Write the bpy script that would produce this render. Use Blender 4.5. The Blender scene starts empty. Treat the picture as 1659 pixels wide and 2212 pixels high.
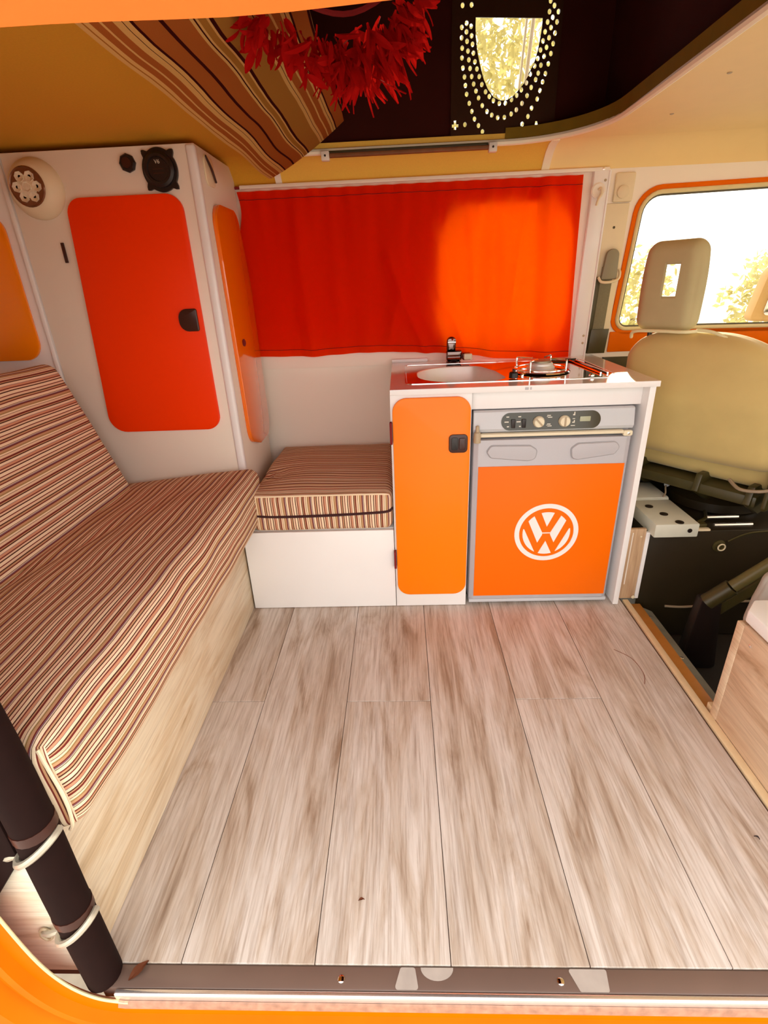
import bpy, bmesh, math, random
from mathutils import Vector, Matrix, noise
random.seed(7)
S = bpy.context.scene
PI = math.pi

# ------------------------------------------------------------------ camera
def set_camera():
    f, p, y, r = 1097.2, .42371, .04344, -.04295      # focal length in pixels, pitch, yaw, roll
    fw = Vector((-math.sin(y)*math.cos(p), math.cos(y)*math.cos(p), -math.sin(p)))
    rt = Vector((math.cos(y), math.sin(y), 0)); up = rt.cross(fw)
    c, s = math.cos(r), math.sin(r)
    R, U = c*rt+s*up, -s*rt+c*up
    cd = bpy.data.cameras.new('camera'); cam = bpy.data.objects.new('camera', cd)
    S.collection.objects.link(cam)
    M = Matrix((R, U, -fw)).transposed().to_4x4(); M.translation = (0, 0, 1.0)
    cam.matrix_world = M
    cd.sensor_fit = 'VERTICAL'; cd.sensor_height = 36; cd.lens = f/2212*36
    cd.clip_start = .01; cd.clip_end = 200
    S.camera = cam
set_camera()
# ------------------------------------------------------------------ sky, sun, exposure
W = bpy.data.worlds.new('sky'); S.world = W; W.use_nodes = True
bg = W.node_tree.nodes['Background']
bg.inputs[0].default_value = (1.0, .965, .91, 1); bg.inputs[1].default_value = 2.45
sun = bpy.data.objects.new('sun', bpy.data.lights.new('sun', 'SUN')); S.collection.objects.link(sun)
sun.data.energy = 7.0; sun.data.color = (1, .86, .6); sun.data.angle = .02
sun.rotation_euler = Vector((-.42, -1.0, -.252)).to_track_quat('-Z', 'Y').to_euler()
S.view_settings.view_transform = 'Standard'; S.view_settings.look = 'None'
S.view_settings.exposure = 0.3; S.view_settings.gamma = 1.0; S.view_settings.use_curve_mapping = False
S.cycles.max_bounces = 10; S.cycles.diffuse_bounces = 6; S.cycles.glossy_bounces = 4; S.cycles.transparent_max_bounces = 12

# ------------------------------------------------------------------ materials
def srgb(r, g, b):
    f = lambda c: c/12.92 if c <= .04045 else ((c+.055)/1.055)**2.4
    return (f(r/255), f(g/255), f(b/255), 1)
def new_mat(name):
    m = bpy.data.materials.new(name); m.use_nodes = True
    nt = m.node_tree; return m, nt, nt.nodes['Principled BSDF']
def mat(name, col, rough=.5, metal=0, coat=0, spec=.5, vary=.06, scale=30, bump=0.0, coat_rough=.04, sheen=0):
    m, nt, b = new_mat(name)
    if len(col) == 3: col = (*col, 1)
    N = nt.nodes; L = nt.links
    tc = N.new('ShaderNodeTexCoord'); nz = N.new('ShaderNodeTexNoise'); nz.inputs['Scale'].default_value = scale; nz.inputs['Detail'].default_value = 4
    L.new(tc.outputs['Object'], nz.inputs['Vector'])
    mx = N.new('ShaderNodeMix'); mx.data_type = 'RGBA'
    mx.inputs[6].default_value = tuple(max(0, c*(1-vary)) for c in col[:3])+(1,)
    mx.inputs[7].default_value = tuple(min(1, c*(1+vary)) for c in col[:3])+(1,)
    L.new(nz.outputs['Fac'], mx.inputs[0]); L.new(mx.outputs[2], b.inputs['Base Color'])
    b.inputs['Roughness'].default_value = rough; b.inputs['Metallic'].default_value = metal
    b.inputs['Specular IOR Level'].default_value = spec
    b.inputs['Coat Weight'].default_value = coat; b.inputs['Coat Roughness'].default_value = coat_rough
    b.inputs['Sheen Weight'].default_value = sheen
    if bump:
        bp = N.new('ShaderNodeBump'); bp.inputs['Strength'].default_value = bump; bp.inputs['Distance'].default_value = .002
        L.new(nz.outputs['Fac'], bp.inputs['Height']); L.new(bp.outputs[0], b.inputs['Normal'])
    return m
def ramp(nt, stops, interp='LINEAR'):
    r = nt.nodes.new('ShaderNodeValToRGB'); e = r.color_ramp; e.interpolation = interp
    while len(e.elements) < len(stops): e.elements.new(.5)
    for el, (p, c) in zip(e.elements, stops):
        el.position = p; el.color = c if len(c) == 4 else (*c, 1)
    return r
def wood(name, axis, light, mid, dark, rough=.45, contrast=1.0):
    m, nt, b = new_mat(name); N = nt.nodes; L = nt.links
    tc = N.new('ShaderNodeTexCoord'); oi = N.new('ShaderNodeObjectInfo')
    ad = N.new('ShaderNodeVectorMath'); ad.operation = 'MULTIPLY_ADD'
    cv = N.new('ShaderNodeCombineXYZ')
    for i in range(3): L.new(oi.outputs['Random'], cv.inputs[i])
    ad.inputs[1].default_value = (37, 53, 41)
    L.new(cv.outputs[0], ad.inputs[0]); L.new(tc.outputs['Object'], ad.inputs[2])
    def nz(a, c, scale, detail, dist=0):
        mp = N.new('ShaderNodeMapping'); s = [c, c, c]; s[axis] = a; mp.inputs['Scale'].default_value = s
        n = N.new('ShaderNodeTexNoise'); n.inputs['Scale'].default_value = scale; n.inputs['Detail'].default_value = detail
        n.inputs['Distortion'].default_value = dist; n.inputs['Roughness'].default_value = .6
        L.new(ad.outputs[0], mp.inputs[0]); L.new(mp.outputs[0], n.inputs['Vector']); return n
    big = nz(1.3, 8.5, 1.4, 6, 1.6)
    fine = nz(9, 240, 1.0, 5)
    med = nz(3.2, 62, 1.0, 7, 1.2)
    r1 = ramp(nt, [(.30, dark), (.43, mid), (.56, light), (.80, light)])
    L.new(big.outputs['Fac'], r1.inputs[0])
    r2 = ramp(nt, [(.30, (.50, .42, .36)), (.48, (.88, .86, .84)), (.62, (1.04, 1.04, 1.04))]); L.new(med.outputs['Fac'], r2.inputs[0])
    r3 = ramp(nt, [(.33, (.70, .64, .59)), (.52, (1, 1, 1))]); L.new(fine.outputs['Fac'], r3.inputs[0])
    m1 = N.new('ShaderNodeMix'); m1.data_type = 'RGBA'; m1.blend_type = 'MULTIPLY'; m1.inputs[0].default_value = .55*contrast
    m2 = N.new('ShaderNodeMix'); m2.data_type = 'RGBA'; m2.blend_type = 'MULTIPLY'; m2.inputs[0].default_value = .8*contrast
    L.new(r1.outputs[0], m1.inputs[6]); L.new(r2.outputs[0], m1.inputs[7])
    L.new(m1.outputs[2], m2.inputs[6]); L.new(r3.outputs[0], m2.inputs[7])
    L.new(m2.outputs[2], b.inputs['Base Color'])
    b.inputs['Roughness'].default_value = rough
    bp = N.new('ShaderNodeBump'); bp.inputs['Strength'].default_value = .12; bp.inputs['Distance'].default_value = .001
    L.new(fine.outputs['Fac'], bp.inputs['Height']); L.new(bp.outputs[0], b.inputs['Normal'])
    return m
def stripes(name, seq, period, rough=.9, wob=.0012, trans=None):
    """woven stripes over the first UV coordinate, given in metres"""
    m, nt, b = new_mat(name); N = nt.nodes; L = nt.links
    uv = N.new('ShaderNodeUVMap'); sp = N.new('ShaderNodeSeparateXYZ'); L.new(uv.outputs[0], sp.inputs[0])
    nz = N.new('ShaderNodeTexNoise'); nz.inputs['Scale'].default_value = 9; L.new(uv.outputs[0], nz.inputs['Vector'])
    w = N.new('ShaderNodeMath'); w.operation = 'MULTIPLY_ADD'; w.inputs[1].default_value = wob
    L.new(nz.outputs['Fac'], w.inputs[0]); L.new(sp.outputs[0], w.inputs[2])
    d = N.new('ShaderNodeMath'); d.operation = 'DIVIDE'; d.inputs[1].default_value = period; L.new(w.outputs[0], d.inputs[0])
    fr = N.new('ShaderNodeMath'); fr.operation = 'FRACT'; L.new(d.outputs[0], fr.inputs[0])
    tot = sum(s for s, _ in seq); p = 0; st = []
    for s, c in seq: st.append((p/tot, c)); p += s
    r = ramp(nt, st, 'CONSTANT'); L.new(fr.outputs[0], r.inputs[0])
    n2 = N.new('ShaderNodeTexNoise'); n2.inputs['Scale'].default_value = 900; L.new(uv.outputs[0], n2.inputs['Vector'])
    r2 = ramp(nt, [(.3, (.86, .86, .86)), (.7, (1, 1, 1))]); L.new(n2.outputs['Fac'], r2.inputs[0])
    mx = N.new('ShaderNodeMix'); mx.data_type = 'RGBA'; mx.blend_type = 'MULTIPLY'; mx.inputs[0].default_value = 1
    L.new(r.outputs[0], mx.inputs[6]); L.new(r2.outputs[0], mx.inputs[7]); L.new(mx.outputs[2], b.inputs['Base Color'])
    b.inputs['Roughness'].default_value = rough; b.inputs['Specular IOR Level'].default_value = .15
    bp = N.new('ShaderNodeBump'); bp.inputs['Strength'].default_value = .15; bp.inputs['Distance'].default_value = .001
    L.new(n2.outputs['Fac'], bp.inputs['Height']); L.new(bp.outputs[0], b.inputs['Normal'])
    return m
def cloth(name, col, back, mixf=.35, weave=700):
    m, nt, b = new_mat(name); N = nt.nodes; L = nt.links
    tc = N.new('ShaderNodeTexCoord'); nz = N.new('ShaderNodeTexNoise'); nz.inputs['Scale'].default_value = weave
    L.new(tc.outputs['Object'], nz.inputs['Vector'])
    r = ramp(nt, [(.3, tuple(c*.93 for c in col)), (.7, col)]); L.new(nz.outputs['Fac'], r.inputs[0])
    L.new(r.outputs[0], b.inputs['Base Color']); b.inputs['Roughness'].default_value = .9; b.inputs['Specular IOR Level'].default_value = .1
    t = N.new('ShaderNodeBsdfTranslucent'); t.inputs[0].default_value = (*back, 1)
    mx = N.new('ShaderNodeMixShader'); mx.inputs[0].default_value = mixf
    L.new(b.outputs[0], mx.inputs[1]); L.new(t.outputs[0], mx.inputs[2]); L.new(mx.outputs[0], N['Material Output'].inputs[0])
    return m
def pane(name, tint=(1, 1, 1)):
    m, nt, b = new_mat(name); N = nt.nodes; L = nt.links
    t = N.new('ShaderNodeBsdfTransparent'); t.inputs[0].default_value = (*tint, 1)
    g = N.new('ShaderNodeBsdfGlossy'); g.inputs['Roughness'].default_value = .02
    lw = N.new('ShaderNodeFresnel'); lw.inputs[0].default_value = 1.45
    mx = N.new('ShaderNodeMixShader'); L.new(lw.outputs[0], mx.inputs[0]); L.new(t.outputs[0], mx.inputs[1]); L.new(g.outputs[0], mx.inputs[2])
    L.new(mx.outputs[0], N['Material Output'].inputs[0]); return m

M = {}
M['white'] = mat('white_laminate', (.89, .87, .86), .28, vary=.02, scale=8)
M['white2'] = mat('white_wall_board', (.88, .80, .69), .40, vary=.03, scale=5)  # white board; warm light bounced off the ceiling is tinted in
M['cream'] = mat('cream_trim', (.80, .68, .46), .5, vary=.04)
M['bead'] = mat('pale_cream_bead', (.95, .86, .64), .45, vary=.03)
M['orange'] = mat('orange_gloss_laminate', (1.0, .225, .0), .35, coat=.12, spec=.2, vary=.03, scale=3)
M['orange_mirror'] = mat('orange_mirror_laminate', (1.0, .25, .0), .25, coat=1, spec=.2, vary=.02, scale=3)
M['orange_shaded'] = mat('shaded_orange_laminate', (.98, .046, .0), .4, spec=.15, vary=.04, scale=4)  # orange laminate reddened to stand in for the dimmer light there
M['orange_side'] = mat('amber_gloss_laminate', (.88, .165, .0), .25, spec=.2, coat=1, vary=.03, scale=3, coat_rough=.015)
M['orange_side'].node_tree.nodes['Principled BSDF'].inputs['Coat IOR'].default_value = 1.55
M['fridge_orange'] = mat('orange_fridge_panel', (1.0, .165, .0), .45, spec=.2, vary=.02, scale=3)
M['paint'] = mat('orange_body_paint', (.80, .145, .0), .45, spec=.06, vary=.2, scale=9)
M['door_edge'] = mat('scuffed_edge', (.42, .23, .155), .4, vary=.6, scale=70)
M['fridge_grey'] = mat('grey_fridge_plastic', (.50, .49, .52), .42, vary=.03, bump=.05, scale=400)
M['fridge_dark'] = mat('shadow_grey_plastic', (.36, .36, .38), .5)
M['fridge_light'] = mat('light_grey_fridge_plastic', (.58, .60, .63), .35, vary=.02)
M['ivory'] = mat('ivory_plastic', (.80, .72, .52), .35, vary=.03)
M['beige'] = mat('beige_plastic', (.46, .36, .23), .45)
M['dull_clip'] = mat('dull_silver_clip', (.50, .45, .35), .3, .4)
M['olive_black'] = mat('olive_black_gloss', (.035, .028, .008), .15, vary=.1)
M['black'] = mat('black_plastic', (.012, .006, .005), .4, vary=.2)
M['brown_black'] = mat('brown_black_plastic', (.045, .010, .005), .35, vary=.2)
M['dark_steel'] = mat('dark_painted_steel', (.022, .014, .005), .38, vary=.25, scale=15)
M['dark_mat'] = mat('dark_rubber_mat', (.014, .008, .004), .6, vary=.4, scale=20, bump=.3)
M['dark_olive'] = mat('dark_olive_steel', (.06, .047, .012), .4, vary=.25)
M['dark_lining'] = mat('dark_brown_lining', (.045, .007, .004), .9, vary=.35, scale=6, spec=.1)
M['steel'] = mat('polished_steel', (.82, .80, .78), .08, 1, vary=.03)
M['brushed'] = mat('brushed_steel_basin', (.88, .88, .85), .42, .45, vary=.05)
M['chrome'] = mat('chrome', (.9, .88, .85), .1, 1)
M['alu'] = mat('aluminium', (.92, .88, .86), .25, .9, vary=.05)
M['smoke_chrome'] = mat('smoked_chrome', (.16, .11, .10), .08, 1)
M['sill'] = mat('brown_grey_sill_plastic', (.15, .095, .075), .22, vary=.15, scale=8)
M['sill_reflection'] = mat('painted_sill_reflection', (.42, .36, .32), .35, vary=.25, scale=25)  # pale tone imitates reflections lying on the glossy sill
M['headliner_shaded'] = mat('shaded_cream_headliner', (.66, .33, .03), .9, vary=.08, scale=250, spec=.1)  # cream headliner with its shade put into a browner colour
M['headliner_half_shaded'] = mat('half_shaded_cream_headliner', (.84, .52, .09), .85, vary=.06, scale=250, spec=.1)  # same cream lining, lighter shade put into a mustard colour
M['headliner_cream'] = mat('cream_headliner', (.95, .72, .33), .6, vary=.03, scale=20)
M['floor_wood'] = wood('grey_oak_planks', 1, (.65, .58, .53), (.54, .445, .37), (.33, .225, .155))
M['joint'] = mat('dark_plank_joint', (.10, .055, .035), .8)
M['bench_wood'] = wood('pale_oak_board', 1, (.80, .68, .50), (.70, .54, .35), (.50, .34, .18), contrast=.55)
M['end_wood'] = wood('pale_oak_end_board', 0, (.88, .82, .66), (.80, .70, .52), (.56, .42, .26), contrast=.5)
M['box_wood'] = wood('warm_oak_board', 1, (.78, .60, .42), (.70, .50, .33), (.52, .33, .19), contrast=.6)
M['panel_wood'] = wood('brown_oak_board', 2, (.60, .40, .24), (.50, .30, .17), (.34, .18, .09), contrast=.7)
M['strip_wood'] = mat('pale_wood_strip', (.78, .60, .36), .5, vary=.12, scale=40)
M['copper_lip'] = mat('orange_painted_lip', (.50, .20, .035), .35, vary=.15)
M['grey_lip'] = mat('dull_grey_step_metal', (.26, .25, .19), .5, vary=.4, scale=25)
M['seat_cover'] = mat('hazed_seat_cover', (.62, .47, .18), .85, vary=.10, scale=14, sheen=.2)  # grey-beige cover; the yellow flare haze is put into its colour
M['headrest_cover'] = mat('hazed_headrest_cover', (.50, .43, .23), .85, vary=.06, scale=30)  # cover lightened to carry the haze over the headrest
M['piping'] = mat('pale_yellow_piping', (.85, .80, .48), .6)
M['lever_olive'] = mat('worn_olive_lever', (.14, .115, .035), .45, vary=.2)
M['battery'] = mat('pale_grey_battery_plastic', (.62, .62, .52), .4, vary=.06)
M['belt'] = mat('grey_belt_webbing', (.20, .175, .10), .8, vary=.15, scale=200)
M['belt_cover'] = mat('grey_belt_cover', (.27, .24, .155), .5)
M['bag'] = cloth('white_plastic_sheet', (.62, .60, .55), (.5, .5, .46), .25)
M['red_feather'] = cloth('red_feather', (.46, .006, .005), (.6, .012, .008), .35)
M['leaf'] = cloth('yellow_green_leaf', (.46, .40, .17), (.66, .58, .27), .5, 3)
M['bark'] = mat('bark', (.16, .11, .07), .9, vary=.4, scale=30)
M['ground'] = mat('pale_gravel_ground', (.50, .47, .42), .9, vary=.25, scale=20)
M['grass'] = mat('dry_lawn', (.32, .34, .10), .9, vary=.3, scale=8)
M['curtain'] = cloth('orange_red_curtain_cloth', (1.0, .022, .0), (1.0, .33, .0), .32, 500)
M['thread'] = mat('dark_red_thread', (.20, .004, .004), .8)
M['zip'] = mat('dark_brown_zip', (.04, .006, .008), .6)
def frosted(name):
    m, nt, b = new_mat(name); N = nt.nodes; L = nt.links
    t = N.new('ShaderNodeBsdfTranslucent'); t.inputs[0].default_value = (.9, .9, .88, 1)
    g = N.new('ShaderNodeBsdfGlossy'); g.inputs['Roughness'].default_value = .3
    mx = N.new('ShaderNodeMixShader'); mx.inputs[0].default_value = .08
    L.new(t.outputs[0], mx.inputs[1]); L.new(g.outputs[0], mx.inputs[2]); L.new(mx.outputs[0], N['Material Output'].inputs[0]); return m
M['frosted'] = frosted('added_diffuser_glass')  # frosting added to soften the backlight on the curtain
M['glass'] = pane('window_glass', (.98, .99, .97))
M['lens'] = mat('clear_lamp_facets', (.92, .80, .62), .10, .35, vary=.2, scale=50)
M['lens_dark'] = mat('amber_lamp_rim', (.22, .08, .03), .2, .3)
M['print'] = mat('white_print', (.75, .72, .62), .5, vary=0)
M['logo'] = mat('white_vinyl', (.92, .88, .86), .4, vary=.01)
M['display'] = mat('green_grey_display', (.42, .44, .30), .2)
M['tube'] = mat('dark_brown_foam_sleeve', (.013, .004, .003), .8, vary=.25, scale=40, spec=.12)
M['rubber'] = mat('dark_rubber_seal', (.10, .08, .04), .6)
M['olive_edge'] = mat('dark_olive_edge_cloth', (.20, .12, .012), .9, vary=.15, scale=30, spec=.1)
M['slat_brown'] = mat('stained_brown_slat', (.22, .075, .02), .6, vary=.3, scale=40)
M['gum'] = mat('cream_rubber_seal', (.78, .66, .36), .6)
M['cable'] = mat('grey_cable', (.30, .22, .14), .5)
M['dead_leaf'] = mat('dead_brown_leaf', (.22, .06, .02), .8)
M['mirror_back'] = mat('wing_mirror_shell', (.52, .30, .10), .5)
CR = srgb(250, 226, 192); CR2 = srgb(238, 204, 170); TAN = srgb(205, 158, 118); DB = srgb(84, 48, 36); MA = srgb(124, 50, 42); MV = srgb(140, 106, 116); OL = srgb(166, 134, 84); OR = srgb(216, 156, 122)
SEQ = [(5, CR), (2, DB), (3, CR2), (2, MA), (4, OR), (1, MV), (4, CR), (2, DB), (2, TAN), (3, MA), (4, CR2), (1, DB), (3, CR), (2, OL), (4, TAN), (2, MA), (2, MV), (1, CR), (1, DB), (5, CR), (2, MA), (3, TAN), (2, DB), (4, CR2), (2, MA)]
M['stripe'] = stripes('striped_upholstery', SEQ, .080)
BR = srgb(196, 126, 50); BR2 = srgb(196, 112, 46); CS = srgb(244, 200, 120); DM = srgb(70, 8, 4); TN = srgb(196, 138, 58)
SEQ2 = [(2.4, CS), (.5, BR), (2.2, CS), (3.0, BR2), (1.1, CS), (3.4, BR2), (2.8, CS), (.4, DM), (2.2, CS), (1.3, DM), (8, BR2), (1.8, DM), (8.2, BR2), (1.4, CS), (.4, DM), (1.0, CS), (3.0, TN), (.8, CS), (1.7, DM), (11.5, TN), (2, CS), (.4, DM), (1.6, CS), (3.6, BR2), (.9, CS), (3.4, BR2), (1.6, CS), (.4, DM), (1.5, CS), (1.0, DM), (7, BR2), (1.4, DM)]
M['header_glow'] = mat('body_paint_with_glow', (.95, .22, .035), .45, spec=.06, vary=.06, scale=9)  # body paint made paler to put the header's bright glow into colour
M['awning_stripe'] = stripes('striped_bed_cloth', SEQ2, .2701, wob=.003)

# ------------------------------------------------------------------ mesh helpers (everything is in world metres)
def new_bm():
    bm = bmesh.new(); bm.loops.layers.uv.new('UVMap'); return bm
def B_box(x0, x1, y0, y1, z0, z1, bev=0, seg=2, bm=None):
    bm = bm or new_bm()
    vs = [bm.verts.new((x, y, z)) for x in (x0, x1) for y in (y0, y1) for z in (z0, z1)]
    fs = [bm.faces.new([vs[i] for i in q]) for q in ((0, 1, 3, 2), (4, 6, 7, 5), (0, 4, 5, 1), (2, 3, 7, 6), (0, 2, 6, 4), (1, 5, 7, 3))]
    if bev:
        es = list({e for f in fs for e in f.edges})
        bmesh.ops.bevel(bm, geom=es, offset=bev, segments=seg, affect='EDGES', profile=.5)
    return bm
def at(axis, a, p, q):
    return {'x': (a, p, q), 'y': (p, a, q), 'z': (p, q, a)}[axis]
def B_prism(poly, axis, a0, a1, bev=0, seg=2, holes=(), bm=None):
    """outline in the plane across the axis, pushed from a0 to a1; holes are further outlines"""
    bm = bm or new_bm(); edges = []
    for pl in [poly, *holes]:
        vs = [bm.verts.new(at(axis, a0, *p)) for p in pl]
        edges += [bm.edges.new((vs[i], vs[(i+1) % len(vs)])) for i in range(len(vs))]
    if holes:
        r = bmesh.ops.triangle_fill(bm, use_beauty=True, use_dissolve=False, edges=edges)
        fs = [g for g in r['geom'] if isinstance(g, bmesh.types.BMFace)]
    else:
        fs = [bm.faces.new([e.verts[0] if i else e.verts[0] for i, e in enumerate(edges)])]
    if a1 != a0:
        r = bmesh.ops.extrude_face_region(bm, geom=fs)
        vv = [g for g in r['geom'] if isinstance(g, bmesh.types.BMVert)]
        bmesh.ops.translate(bm, verts=vv, vec=at(axis, a1-a0, 0, 0))
    bmesh.ops.recalc_face_normals(bm, faces=bm.faces[:])
    if bev:
        es = [e for e in bm.edges if len(e.link_faces) == 2 and e.calc_face_angle(0) > .9]
        bmesh.ops.bevel(bm, geom=es, offset=bev, segments=seg, affect='EDGES', profile=.5)
    return bm
def rrect(x0, x1, z0, z1, r, n=6):
    r = min(r, (x1-x0)/2-1e-5, (z1-z0)/2-1e-5); out = []
    for cx, cz, a in ((x1-r, z1-r, 0), (x0+r, z1-r, 90), (x0+r, z0+r, 180), (x1-r, z0+r, 270)):
        for i in range(n+1):
            t = math.radians(a+90*i/n); out.append((cx+r*math.cos(t), cz+r*math.sin(t)))
    return out
def rpoly(pts, rs, n=6):
    """polygon with rounded corners (one radius for each)"""
    out = []; k = len(pts)
    for i in range(k):
        p = Vector(pts[i]); a = (Vector(pts[i-1])-p).normalized(); b = (Vector(pts[(i+1) % k])-p).normalized()
        r = rs[i] if isinstance(rs, (list, tuple)) else rs
        if r <= 0: out.append(tuple(p)); continue
        ang = a.angle(b); d = r/math.tan(ang/2); c = p+(a+b).normalized()*(r/math.sin(ang/2))
        s, e = p+a*d-c, p+b*d-c
        a0 = math.atan2(s.y, s.x); a1 = math.atan2(e.y, e.x); da = (a1-a0+PI) % (2*PI)-PI
        for j in range(n+1): out.append((c.x+r*math.cos(a0+da*j/n), c.y+r*math.sin(a0+da*j/n)))
    return out
def circ(cx, cz, r, n=16, rz=None):
    return [(cx+r*math.cos(2*PI*i/n), cz+(rz or r)*math.sin(2*PI*i/n)) for i in range(n)]
def B_tube(pts, r, n=8, bm=None, closed=False):
    bm = bm or new_bm(); pts = [Vector(p) for p in pts]; k = len(pts); rings = []
    up = None
    for i, p in enumerate(pts):
        if closed: d = (pts[(i+1) % k]-pts[i-1]).normalized()
        else: d = (pts[min(i+1, k-1)]-pts[max(i-1, 0)]).normalized()
        if up is None:
            up = Vector((0, 0, 1)) if abs(d.z) < .9 else Vector((1, 0, 0))
        up = (up-d*up.dot(d)).normalized(); s = d.cross(up)
        ri = r[i] if isinstance(r, (list, tuple)) else r
        rings.append([bm.verts.new(p+(up*math.cos(2*PI*j/n)+s*math.sin(2*PI*j/n))*ri) for j in range(n)])
    for i in range(k if closed else k-1):
        A, Bq = rings[i], rings[(i+1) % k]
        for j in range(n): bm.faces.new((A[j], A[(j+1) % n], Bq[(j+1) % n], Bq[j]))
    if not closed:
        bm.faces.new(rings[0][::-1]); bm.faces.new(rings[-1])
    bmesh.ops.recalc_face_normals(bm, faces=bm.faces[:])
    return bm
def smoothpath(pts, n=8):
    P = [Vector(p) for p in pts]; out = []
    for i in range(len(P)-1):
        a, b, c, d = P[max(i-1, 0)], P[i], P[i+1], P[min(i+2, len(P)-1)]
        for j in range(n):
            t = j/n
            out.append(.5*((2*b)+(c-a)*t+(2*a-5*b+4*c-d)*t*t+(-a+3*b-3*c+d)*t**3))
    out.append(P[-1]); return out
def B_lathe(prof, c, axis, n=24, bm=None):
    """profile of (radius, height) turned about an axis vector through c"""
    bm = bm or new_bm(); ax = Vector(axis).normalized()
    u = ax.orthogonal().normalized(); v = ax.cross(u); c = Vector(c); rings = []
    for r, h in prof:
        if r < 1e-6: rings.append([bm.verts.new(c+ax*h)])
        else: rings.append([bm.verts.new(c+ax*h+(u*math.cos(2*PI*j/n)+v*math.sin(2*PI*j/n))*r) for j in range(n)])
    for A, Bq in zip(rings, rings[1:]):
        for j in range(n):
            q = [A[j % len(A)], A[(j+1) % len(A)], Bq[(j+1) % len(Bq)], Bq[j % len(Bq)]]
            q = list(dict.fromkeys(q))
            if len(q) > 2: bm.faces.new(q)
    for R in (rings[0], rings[-1]):
        if len(R) > 2: bm.faces.new(R)
    bmesh.ops.recalc_face_normals(bm, faces=bm.faces[:])
    return bm
def B_grid(f, nu, nv, uvf=None, bm=None, thick=0):
    bm = bm or new_bm(); uvl = bm.loops.layers.uv.verify()
    V = [[bm.verts.new(f(i/nu, j/nv)) for j in range(nv+1)] for i in range(nu+1)]
    for i in range(nu):
        for j in range(nv):
            fc = bm.faces.new((V[i][j], V[i+1][j], V[i+1][j+1], V[i][j+1]))
            if uvf:
                for lp, (a, b) in zip(fc.loops, ((i, j), (i+1, j), (i+1, j+1), (i, j+1))): lp[uvl].uv = uvf(a/nu, b/nv)
    if thick: bmesh.ops.solidify(bm, geom=bm.faces[:], thickness=thick)
    return bm
def B_cushion(h, r, uvf, crown=0, bulge=0, n=26, wr=0, seed=0):
    """soft box centred at 0; h half sizes; uvf(face, P) gives stripe coordinates in metres"""
    bm = new_bm(); uvl = bm.loops.layers.uv.verify()
    def samples(H):
        e = [H-r*(1-t) for t in (0, .2, .4, .6, .8, 1)]
        core = [-(H-r)+2*(H-r)*i/n for i in range(n+1)]
        return sorted(set([round(v, 6) for v in core+e+[-v for v in e]]))
    SA = [samples(v) for v in h]; cache = {}
    def place(P):
        key = tuple(round(v, 5) for v in P)
        if key in cache: return cache[key]
        q = Vector([max(-(h[i]-r), min(h[i]-r, P[i])) for i in range(3)])
        d = Vector(P)-q; p = q+(d.normalized()*r if d.length > 1e-9 else d)
        nx, ny, nz = (P[i]/h[i] for i in range(3))
        p.z += crown*(1-abs(nx)**2.4)*(1-abs(ny)**2.4)*(nz if nz > 0 else 0)
        p.x += bulge*nx*(1-nz*nz)*(1-ny**4); p.y += .6*bulge*ny*(1-nz*nz)*(1-nx**4)
        if wr:
            p += Vector((0, 0, 1))*wr*noise.noise(Vector((p.x*7+seed, p.y*7, p.z*7)))*(1 if nz > .2 else .3)
            p.x += wr*.7*noise.noise(Vector((p.x*9, p.y*9+seed, p.z*9)))
            p.y += wr*.7*noise.noise(Vector((p.x*9, p.y*9, p.z*9+seed+5)))
        cache[key] = bm.verts.new(p); return cache[key]
    for ax in range(3):
        o = [i for i in range(3) if i != ax]
        for sg in (-1, 1):
            A, Bq = SA[o[0]], SA[o[1]]
            for i in range(len(A)-1):
                for j in range(len(Bq)-1):
                    Ps = []
                    for a, b in ((i, j), (i+1, j), (i+1, j+1), (i, j+1)):
                        P = [0, 0, 0]; P[ax] = sg*h[ax]; P[o[0]] = A[a]; P[o[1]] = Bq[b]; Ps.append(P)
                    f = bm.faces.new([place(P) for P in Ps])
                    for lp, P in zip(f.loops, Ps): lp[uvl].uv = uvf('xyz'[ax]+('+' if sg > 0 else '-'), P)
    bmesh.ops.recalc_face_normals(bm, faces=bm.faces[:])
    return bm
def xform(bm, mtx):
    bmesh.ops.transform(bm, matrix=mtx, verts=bm.verts[:]); return bm

def wloc(o):
    v = Vector((0, 0, 0))
    while o: v += o.location; o = o.parent
    return v
def obj(name, bm, m, parent=None, label=None, kind=None, smooth=True, origin=None):
    me = bpy.data.meshes.new(name)
    if parent is not None and origin is None: org = wloc(parent)
    elif origin is not None: org = Vector(origin)
    else:
        xs = [v.co for v in bm.verts]
        org = Vector(((min(v.x for v in xs)+max(v.x for v in xs))/2, (min(v.y for v in xs)+max(v.y for v in xs))/2, min(v.z for v in xs)))
    bmesh.ops.translate(bm, verts=bm.verts[:], vec=-org)
    bm.to_mesh(me); bm.free()
    if smooth:
        me.polygons.foreach_set('use_smooth', [True]*len(me.polygons))
        me.set_sharp_from_angle(angle=.6)
    me.materials.append(M[m] if isinstance(m, str) else m)
    o = bpy.data.objects.new(name, me); S.collection.objects.link(o)
    if parent is not None:
        o.parent = parent; o.location = org-wloc(parent)
    else: o.location = org
    if label: o['label'] = label
    if kind: o['kind'] = kind
    return o
def thing(name, label, cat, loc, group=None):
    o = bpy.data.objects.new(name, None); o.empty_display_size = .05; S.collection.objects.link(o)
    o.location = loc; o['label'] = label; o['category'] = cat
    if group: o['group'] = group
    return o
def tag(o, label, cat, group=None):
    o['label'] = label; o['category'] = cat
    if group: o['group'] = group
    return o
def struct(name, bm, m, label=None, smooth=True):
    o = obj(name, bm, m, smooth=smooth); o['kind'] = 'structure'
    if label: o['label'] = label; 
    return o
def shear(bm, f):
    for v in bm.verts: v.co.y += f(v.co.z)
    return bm
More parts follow.
